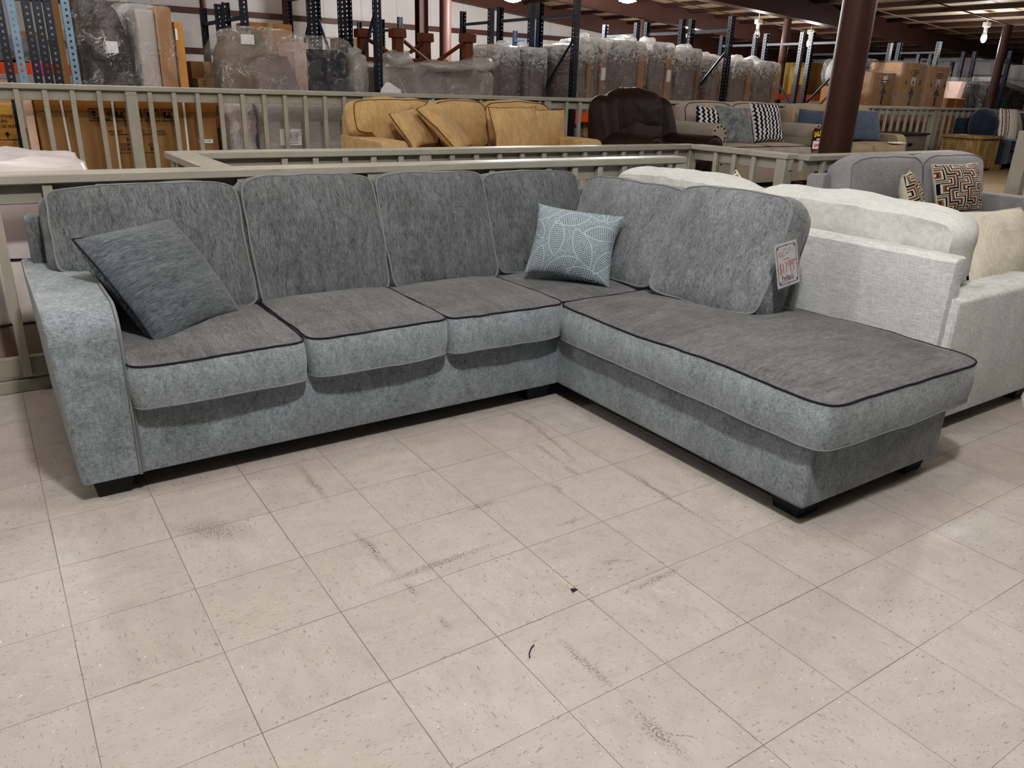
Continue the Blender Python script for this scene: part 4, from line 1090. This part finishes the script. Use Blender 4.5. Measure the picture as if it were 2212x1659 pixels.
film(t, 3.885, 4.065, 6.58, 7.26, Y0, 1.64, M_milk, 60, .03, p=8, tuft=[(3.97, 6.75, 1.66, .075, .07)])
M_rb = plain('red_brown_timber', srgb(112, 68, 48), .5, .3, var=.2, scale=6)
t = thing('table_trestle', 'upturned red-brown timber trestle table base on the wrapped sofa', 'table base', (4.95, 6.95, 1.585))
for x in (4.30, 4.56, 5.18, 5.55):
    y = 6.80 if x in (4.56, 5.55) else 7.25
    lg = part(t, 'leg', MB().box(x-.055, x+.055, y-.055, y+.055, 1.59, 1.86, .006, 1), M_rb, world=True)
    part(lg, 'foot_block', MB().box(x-.085, x+.085, y-.085, y+.085, 1.86, 1.965, .008, 1), M_rb, world=True)
for (a, ya, b) in ((4.60, 6.80, 4.98), (5.50, 6.80, 5.10), (4.34, 7.25, 4.85), (5.15, 7.25, 4.80)):
    part(t, 'diagonal_strut', MB().tube([(a, ya, 1.86), (b, ya, 1.615)], .024, 4), M_rb, world=True, smooth=False)
part(t, 'stretcher', MB().box(4.25, 5.62, 7.0, 7.06, 1.59, 1.635, .004, 1), M_rb, world=True)
solo('paper_package', 'white papered panel showing over the far railing left of the mustard sofa', 'package', MB().prism([(4.05, .30), (4.30, .30), (4.30, 1.27), (4.16, 1.35), (4.12, 1.35), (4.05, 1.27)], 'y', 6.2, 6.22), M_paper, smooth=False)

# tan and olive cartons, arrow cartons
carton('flat tan carton standing at the orange beam left of the column', 12.95, 13.5, 8.5, 8.9, 1.38, 1.85, plain('pale_tan_carton', srgb(206, 180, 146), .8, .1))
carton('brown carton beside the flat tan carton', 13.52, 13.95, 8.5, 8.9, 1.38, 1.80)
solo('shelf_board', 'shelf deck on the orange beam under the olive carton', 'shelf', MB().box(12.9, 16.3, 8.45, 9.3, 1.352, 1.378), M_card2, smooth=False)
carton('wide olive carton left of the thick column', 14.74, 15.95, 8.5, 9.1, 1.38, 2.02, plain('olive_carton', srgb(134, 112, 66), .8, .1))
M_arrow = plain('arrow_ink', srgb(70, 58, 50), .7, .1)
def arrow_carton(label, x0, x1, y0, y1, z1, mat, seed):
    t = thing('wrapped_carton', label, 'box', ((x0+x1)/2, (y0+y1)/2, Y0))
    b = part(t, 'carton', MB().box(x0, x1, y0, y1, Y0, z1, .02, 2), mat, world=True)
    c = (x0+x1)/2 + .05
    z0 = 1.27
    part(b, 'arrow_mark', MB().prism([(c-.03, z0), (c+.03, z0), (c+.03, z0+.17), (c+.09, z0+.17), (c, z0+.30), (c-.09, z0+.17), (c-.03, z0+.17)], 'y', y0-.003, y0), M_arrow, world=True, smooth=False)
    part(b, 'shipping_label', MB().box(c-.06, c+.06, y0-.003, y0, z0+.33, z0+.45), M_paper, world=True, smooth=False)
    m = MB()
    for i, wd in enumerate((.10, .13, .07)):
        m.box(c-wd, c+wd, y0-.003, y0, z1-.13-i*.035, z1-.115-i*.035)
    part(b, 'printed_lines', m, M_arrow, world=True, smooth=False)
    if z1 > 1.85:
        for dx in (-.22, 0, .22):
            part(b, 'handling_mark', MB().prism([(c+dx-.03, z1-.34), (c+dx+.03, z1-.34), (c+dx, z1-.26)], 'y', y0-.003, y0), M_arrow, world=True, smooth=False)
    film(t, x0-.02, x1+.02, y0-.03, y1+.02, Y0, z1+.02, M_clear2, seed, .014, p=14)
    return t
arrow_carton('shortest plastic-wrapped carton with an up arrow, right beside the thick column', 12.62, 13.34, 5.62, 6.2, 1.77, M_card, 71)
arrow_carton('middle plastic-wrapped carton with an up arrow', 13.46, 14.20, 5.62, 6.2, 1.955, M_card2, 72)
arrow_carton('rightmost plastic-wrapped carton with an up arrow', 14.30, 14.98, 5.62, 6.2, 1.93, plain('pink_tan_carton', srgb(206, 160, 126), .8, .1), 73)
t = thing('wrapped_bundle', 'grey-white bundle in gathered plastic above the shortest arrow carton', 'wrapped bundle', (13.3, 6.7, 1.5))
mb, _, _ = cushion(.75, .5, .4, bf=.05, p=4, seed=74, amp=.03)
part(t, 'bundle', mb, plain('foam_grey', srgb(168, 168, 170), .7, .2), frame((13.62, 6.7, 1.78), (1, 0, 0), (0, 1, 0)), world=True)
film(t, 13.20, 14.05, 6.4, 7.0, 1.55, 2.02, M_clear, 75, .03, p=4, tuft=[(13.28, 6.6, 2.06, .09, .05)])
part(t, 'supporting_carton', MB().box(13.26, 13.98, 6.45, 7.0, Y0, 1.55), M_card, world=True, smooth=False)
# right edge
carton('stack of flat grey cartons right of the arrow cartons', 16.7, 17.45, 7.0, 7.5, Y0, 1.60, M_upl)
carton('brown carton in the rack right of the arrow cartons', 16.75, 17.4, 6.5, 6.9, Y0, 1.42)
M_bg = plain('black_green_upholstery', srgb(44, 46, 40), .8, .2, var=.25)
t = thing('wrapped_armchair', 'dark wrapped chair with a slanting pink carton side, right of the grey cartons', 'wrapped armchair', (18.9, 7.6, Y0))
part(t, 'upholstery', MB().prism([(18.5, Y0), (19.52, Y0), (19.52, 1.76), (18.85, 1.72)], 'y', 7.3, 7.9, .06, 3), M_bg, world=True)
part(t, 'pink_edge', MB().prism([(18.15, Y0), (18.42, Y0), (18.75, 1.78), (18.55, 1.78)], 'y', 7.25, 7.85, .01, 1), M_pink, world=True)
film(t, 18.1, 19.58, 7.2, 7.95, Y0, 1.84, M_clear2, 76, .03, p=8)
t = thing('wrapped_sofa', 'black-green wrapped sofa with a pale topper at the right edge', 'wrapped sofa', (20.8, 7.6, Y0))
part(t, 'upholstery', MB().prism([(19.9, Y0), (21.8, Y0), (21.8, 1.58), (20.4, 1.78), (19.9, 1.80)], 'y', 7.3, 7.95, .06, 3), M_bg, world=True)
part(t, 'pale_topper', MB().prism([(19.95, 1.82), (21.6, 1.60), (21.6, 1.70), (19.95, 1.92)], 'y', 7.25, 7.9, .02, 1), M_upl, world=True)
film(t, 19.84, 21.9, 7.2, 8.0, Y0, 1.88, M_clear2, 77, .03, p=8)

# ------------------------------------------------------------------ behind the bars of the far railing
t = thing('large_carton', 'huge brown carton with handling symbols behind the far railing, left', 'box', (1.25, 5.75, Y0))
M_big = plain('kraft_carton', srgb(156, 124, 88), .8, .12, var=.05, scale=3)
bb = part(t, 'body', MB().box(.505, 1.985, 5.42, 5.80, Y0, 1.165, .01, 1), M_big, world=True)
part(t, 'packing_tape', MB().box(.505, 1.985, 5.417, 5.419, 1.03, 1.165), plain('brown_tape', srgb(158, 112, 62), .35, .4), world=True, smooth=False)
for xa, xb in ((.705, .727), (1.105, 1.092), (1.70, 1.695)):
    part(t, 'strap', MB().prism([(xa-.009, 1.165), (xa+.009, 1.165), (xb+.009, Y0), (xb-.009, Y0)], 'y', 5.408, 5.414), M_white, world=True, smooth=False)
YF = 5.414
def sym_frame(m, x0, x1, z0, z1, r=.0035):
    m.tube([(x0, YF, z0), (x1, YF, z0), (x1, YF, z1), (x0, YF, z1)], r, 4, True)
sm_ = MB()
for x0, x1 in ((.905, 1.085), (1.10, 1.21), (1.235, 1.33), (1.355, 1.475), (1.50, 1.61)):
    sym_frame(sm_, x0, x1, .952, 1.052)
sm_.tube([(.945, YF, .985), (.945, YF, 1.035)], .004, 4); sm_.tube([(.925, YF, 1.015), (.945, YF, 1.037), (.965, YF, 1.015)], .004, 4)
sm_.box(.92, 1.07, YF-.002, YF, .967, .973).box(.99, 1.07, YF-.002, YF, .957, .962)
for cx_ in (1.155, 1.28, 1.415, 1.555):
    sm_.tube([(cx_-.045, YF, .958), (cx_+.045, YF, 1.045)], .003, 4)
    sm_.box(cx_-.005, cx_+.025, YF-.002, YF, .985, 1.0).box(cx_-.04, cx_-.018, YF-.002, YF, .985, 1.03)
    for dx in (-.004, .022): sm_.lathe([(.008, -.001), (.008, .001)], 10, M=T(cx_+dx, YF, .978) @ R(90, 'X'))
    sm_.tube([(cx_+.02, YF, 1.0), (cx_+.005, YF, 1.03)], .003, 4)
part(bb, 'handling_symbols', sm_, M_ink, world=True, smooth=False)
TF = lambda x, z: Matrix(((1, 0, 0, x), (0, 0, -1, YF), (0, 1, 0, z), (0, 0, 0, 1)))
text(bb, '6', .055, TF(1.060, 1.012), M_ink, world=True, bold=.001)
for s_, x, z, sz in (('FRONT', 1.10, .858, .036), ('AVANT', 1.28, .858, .036), ('FRENTE', 1.45, .858, .036), ('FR', 1.20, .79, .036), ('CON', 1.17, .745, .040), ('OR', 1.385, .745, .040), ('CON', 1.17, .708, .040), ('IR', 1.385, .708, .040)):
    text(bb, s_, sz, TF(x, z), M_ink, world=True)
part(bb, 'text_rule', MB().box(1.05, 1.52, YF-.001, YF, .833, .837).box(1.11, 1.42, YF-.001, YF, .675, .678), M_ink, world=True, smooth=False)
part(bb, 'shipping_label', MB().box(1.80, 1.93, YF-.001, YF, .755, .79), M_paper, world=True, smooth=False)
text(bb, 'N00190K', .026, TF(1.865, .772) @ T(0, 0, .001), M_ink, world=True)
solo('foam_plank', 'pale pink foam plank standing at the left side of the huge carton', 'plank', MB().box(.43, .49, 5.40, 5.52, Y0, 1.22, .003, 1), plain('pink_foam', srgb(236, 204, 186), .7, .2), smooth=False)
def stand_carton(label, z0, z1, first):
    t = thing('nightstand_carton', label, 'box', (-.1, 6.2, z0))
    b = part(t, 'body', MB().box(-.5, .40, 5.9, 6.5, z0, z1, .006, 1), plain('yellow_carton', srgb(192, 150, 90), .8, .12), world=True)
    Q = lambda x, z: Matrix(((1, 0, 0, x), (0, 0, -1, 5.897), (0, 1, 0, z), (0, 0, 0, 1)))
    for i, s_ in enumerate(('NIGHTSTAND', 'BURO', 'TABLE DE NUIT')):
        text(b, s_, .036, Q(.27, z0 + (.20 if first else .13) - i*.042), M_ink, world=True, sx=.8)
    if first:
        part(b, 'arrow_mark', MB().prism([(.285, z0+.02), (.295, z0+.02), (.295, z0+.045), (.31, z0+.045), (.29, z0+.07), (.27, z0+.045), (.285, z0+.045)], 'y', 5.895, 5.899), M_ink, world=True, smooth=False)
    else:
        part(b, 'glass_mark', MB().prism([(.20, z0+.25), (.25, z0+.25), (.23, z0+.20), (.26, z0+.19), (.22, z0+.18)], 'y', 5.895, 5.899), M_ink, world=True, smooth=False)
stand_carton('lower yellow nightstand carton at the left edge', .30, .76, False)
stand_carton('upper yellow nightstand carton at the left edge', .763, 1.06, True)
t = thing('wrapped_roll', 'crumpled white plastic-wrapped roll behind the far railing right of the huge carton', 'wrapped bundle', (2.24, 5.6, Y0))
part(t, 'core', MB().lathe([(.10, 0), (.10, .80)], 16), M_white, T(.0, .0, .0))
mb, _, _ = cushion(.24, .86, .24, bf=.02, p=4, seed=81, amp=.03, freq=9)
part(t, 'plastic_wrap', mb, M_wrapw, frame((0, 0, .42), (1, 0, 0), (0, 0, 1)), ang=180)
t = thing('wrapped_sofa', 'grey film-wrapped sofa back with a shipping label behind the far railing', 'wrapped sofa', (2.95, 5.75, Y0))
part(t, 'upholstery', MB().box(2.42, 3.52, 5.50, 5.72, Y0, 1.13, .04, 3), plain('pale_film_grey', srgb(186, 182, 178), .6, .3, var=.04), world=True)
lb_ = part(t, 'shipping_label', MB().box(2.60, 2.82, 5.474, 5.478, .72, .88), M_paper, world=True, smooth=False)
m = MB()
for i in range(6): m.box(2.66, 2.78, 5.471, 5.4735, .74+i*.02, .745+i*.02)
part(lb_, 'printed_lines', m, M_grey, world=True, smooth=False)
film(t, 2.40, 3.54, 5.485, 5.74, Y0, 1.15, plastic('grey_film', (.8, .8, .8), clear=.25, milky=.5), 82, .012, p=14)
t = thing('wrapped_armchair', 'dark wrapped chair glimpsed low between railing bars beside the huge carton', 'wrapped armchair', (2.3, 6.9, Y0))
part(t, 'upholstery', MB().box(2.0, 2.75, 6.6, 7.1, Y0, .82, .06, 3), M_upd, world=True)
film(t, 1.97, 2.78, 6.56, 7.14, Y0, .85, M_clear2, 83, .03)
for i, x in enumerate((13.8, 15.0, 17.6)):
    carton(('white carton low in the racks, seen through the bars below the arrow cartons', 'white carton low in the racks, seen through the bars right of the nightstand', 'white carton low in the racks, seen through the bars by the chest')[i], x, x+.8, 6.6, 7.1, .55, .88, M_white)
    solo('shelf_board', ('dark shelf under the first low white carton', 'dark shelf under the second low white carton', 'dark shelf under the third low white carton')[i], 'shelf', MB().box(x-.1, x+.9, 6.5, 7.2, .30, .55), M_black, smooth=False)

# ------------------------------------------------------------------ hanging lamps
M_bulb = glow('lit_bulb', (1, .96, .92), 40)
M_glass = sleeve_mat()
def hang_lamp(x, y, z, label, power, s=1.0):
    t = thing('hanging_lamp', label, 'lamp', (x, y, z), 0, None)
    top = zc(x) + .0 - z
    part(t, 'stem', MB().tube([(0, 0, .34), (0, 0, max(.4, top+.03))], .008, 6), M_white)
    part(t, 'ballast_box', MB().box(-.075*s, .075*s, -.05, .05, .24, .33, .01, 2), M_white)
    part(t, 'socket', MB().lathe([(.035, .15), (.04, .24)], 14), M_white)
    b = part(t, 'bulb', MB().lathe([(.012, -.055), (.045, -.03), (.06, .02), (.055, .07), (.03, .15)], 18), M_glass)
    part(b, 'arc_tube', MB().lathe([(.012, -.03), (.022, -.01), (.022, .02), (.012, .05)], 12), M_bulb)
    lamp((x, y, z-.10), power, .05)
def wide_lamp(x, y, z, label, power):
    t = thing('hanging_lamp', label, 'lamp', (x, y, z), 0, None)
    part(t, 'stem', MB().tube([(0, 0, .10), (0, 0, max(.2, zc(x)-z+.05))], .008, 6), M_white)
    part(t, 'housing', MB().lathe([(.05, .14), (.06, .08), (.15, .03), (.16, .0)], 24), M_white)
    part(t, 'bulb', MB().lathe([(.02, -.035), (.10, -.02), (.13, .0)], 20), M_bulb)
    lamp((x, y, z-.12), power, .08)
wide_lamp(9.12, 11.15, 2.90, 'glowing round lamp at the top of the picture, left of the tallest right rack post', 450)
wide_lamp(10.35, 9.25, 2.87, 'glowing round lamp at the top of the picture, right of the tallest right rack post', 450)
hang_lamp(17.7, 6.55, 2.56, 'bare-bulb lamp hanging at the upper right beside the maroon column', 70)
hang_lamp(17.2, 10.4, 2.53, 'bare-bulb lamp hidden beside rack posts left of the thick column', 70)
hang_lamp(16.7, 13.9, 2.53, 'bare-bulb lamp between rack posts above the recliner', 60)
hang_lamp(14.3, 9.55, 2.52, 'small bare-bulb lamp under the beam behind the nailhead sofa', 30)

# ------------------------------------------------------------------ light
lamp((.65, -2.15, 3.85), 335, .13)
lamp((1.7, -.7, 3.9), 60, .2)                 # added fill above the sectional to even out floor brightness
lamp((-3.2, .6, 3.8), 150, .15)
lamp((.10, 4.9, 3.5), 105, .12)
lamp((6.6, -2.4, 3.3), 40, .3)
lamp((8.2, .8, 3.2), 95, .13)
lamp((3.4, 1.9, 3.7), 60, .12)  # added fill, brightens the mustard sofa and the rails
lamp((11.4, 2.0, 2.85), 85, .13, (1, .95, .9))
lamp((7.8, 8.45, 3.0), 75, .1)  # added fill to whiten the tops of the wrapped sofas
lamp((4.2, 10.6, 3.2), 40, .13)
lamp((-1.5, 8.6, 3.4), 75, .13)
w = bpy.data.worlds.new('dim_hall'); sc.world = w; w.use_nodes = True
w.node_tree.nodes['Background'].inputs[0].default_value = (.95, .97, 1, 1)
w.node_tree.nodes['Background'].inputs[1].default_value = .09

# ------------------------------------------------------------------ camera
cd = bpy.data.cameras.new('camera'); cam = bpy.data.objects.new('camera', cd); COL.objects.link(cam)
cd.sensor_width = 36; cd.lens = 1676/2212*36; cd.clip_end = 200; cd.clip_start = .05
cam.matrix_world = T(-.003, -2.590, 1.332) @ R(-34.375, 'Z') @ R(69.14, 'X') @ R(1.905, 'Z')
sc.camera = cam
sc.view_settings.view_transform = 'Standard'
sc.view_settings.look = 'None'
sc.view_settings.exposure = 0
sc.view_settings.gamma = 1
sc.view_settings.use_curve_mapping = True
cm = sc.view_settings.curve_mapping; cu = cm.curves[3]
for a, b in ((.012, .006), (.05, .038), (.2, .2), (.55, .60)): cu.points.new(a, b)
cm.update()
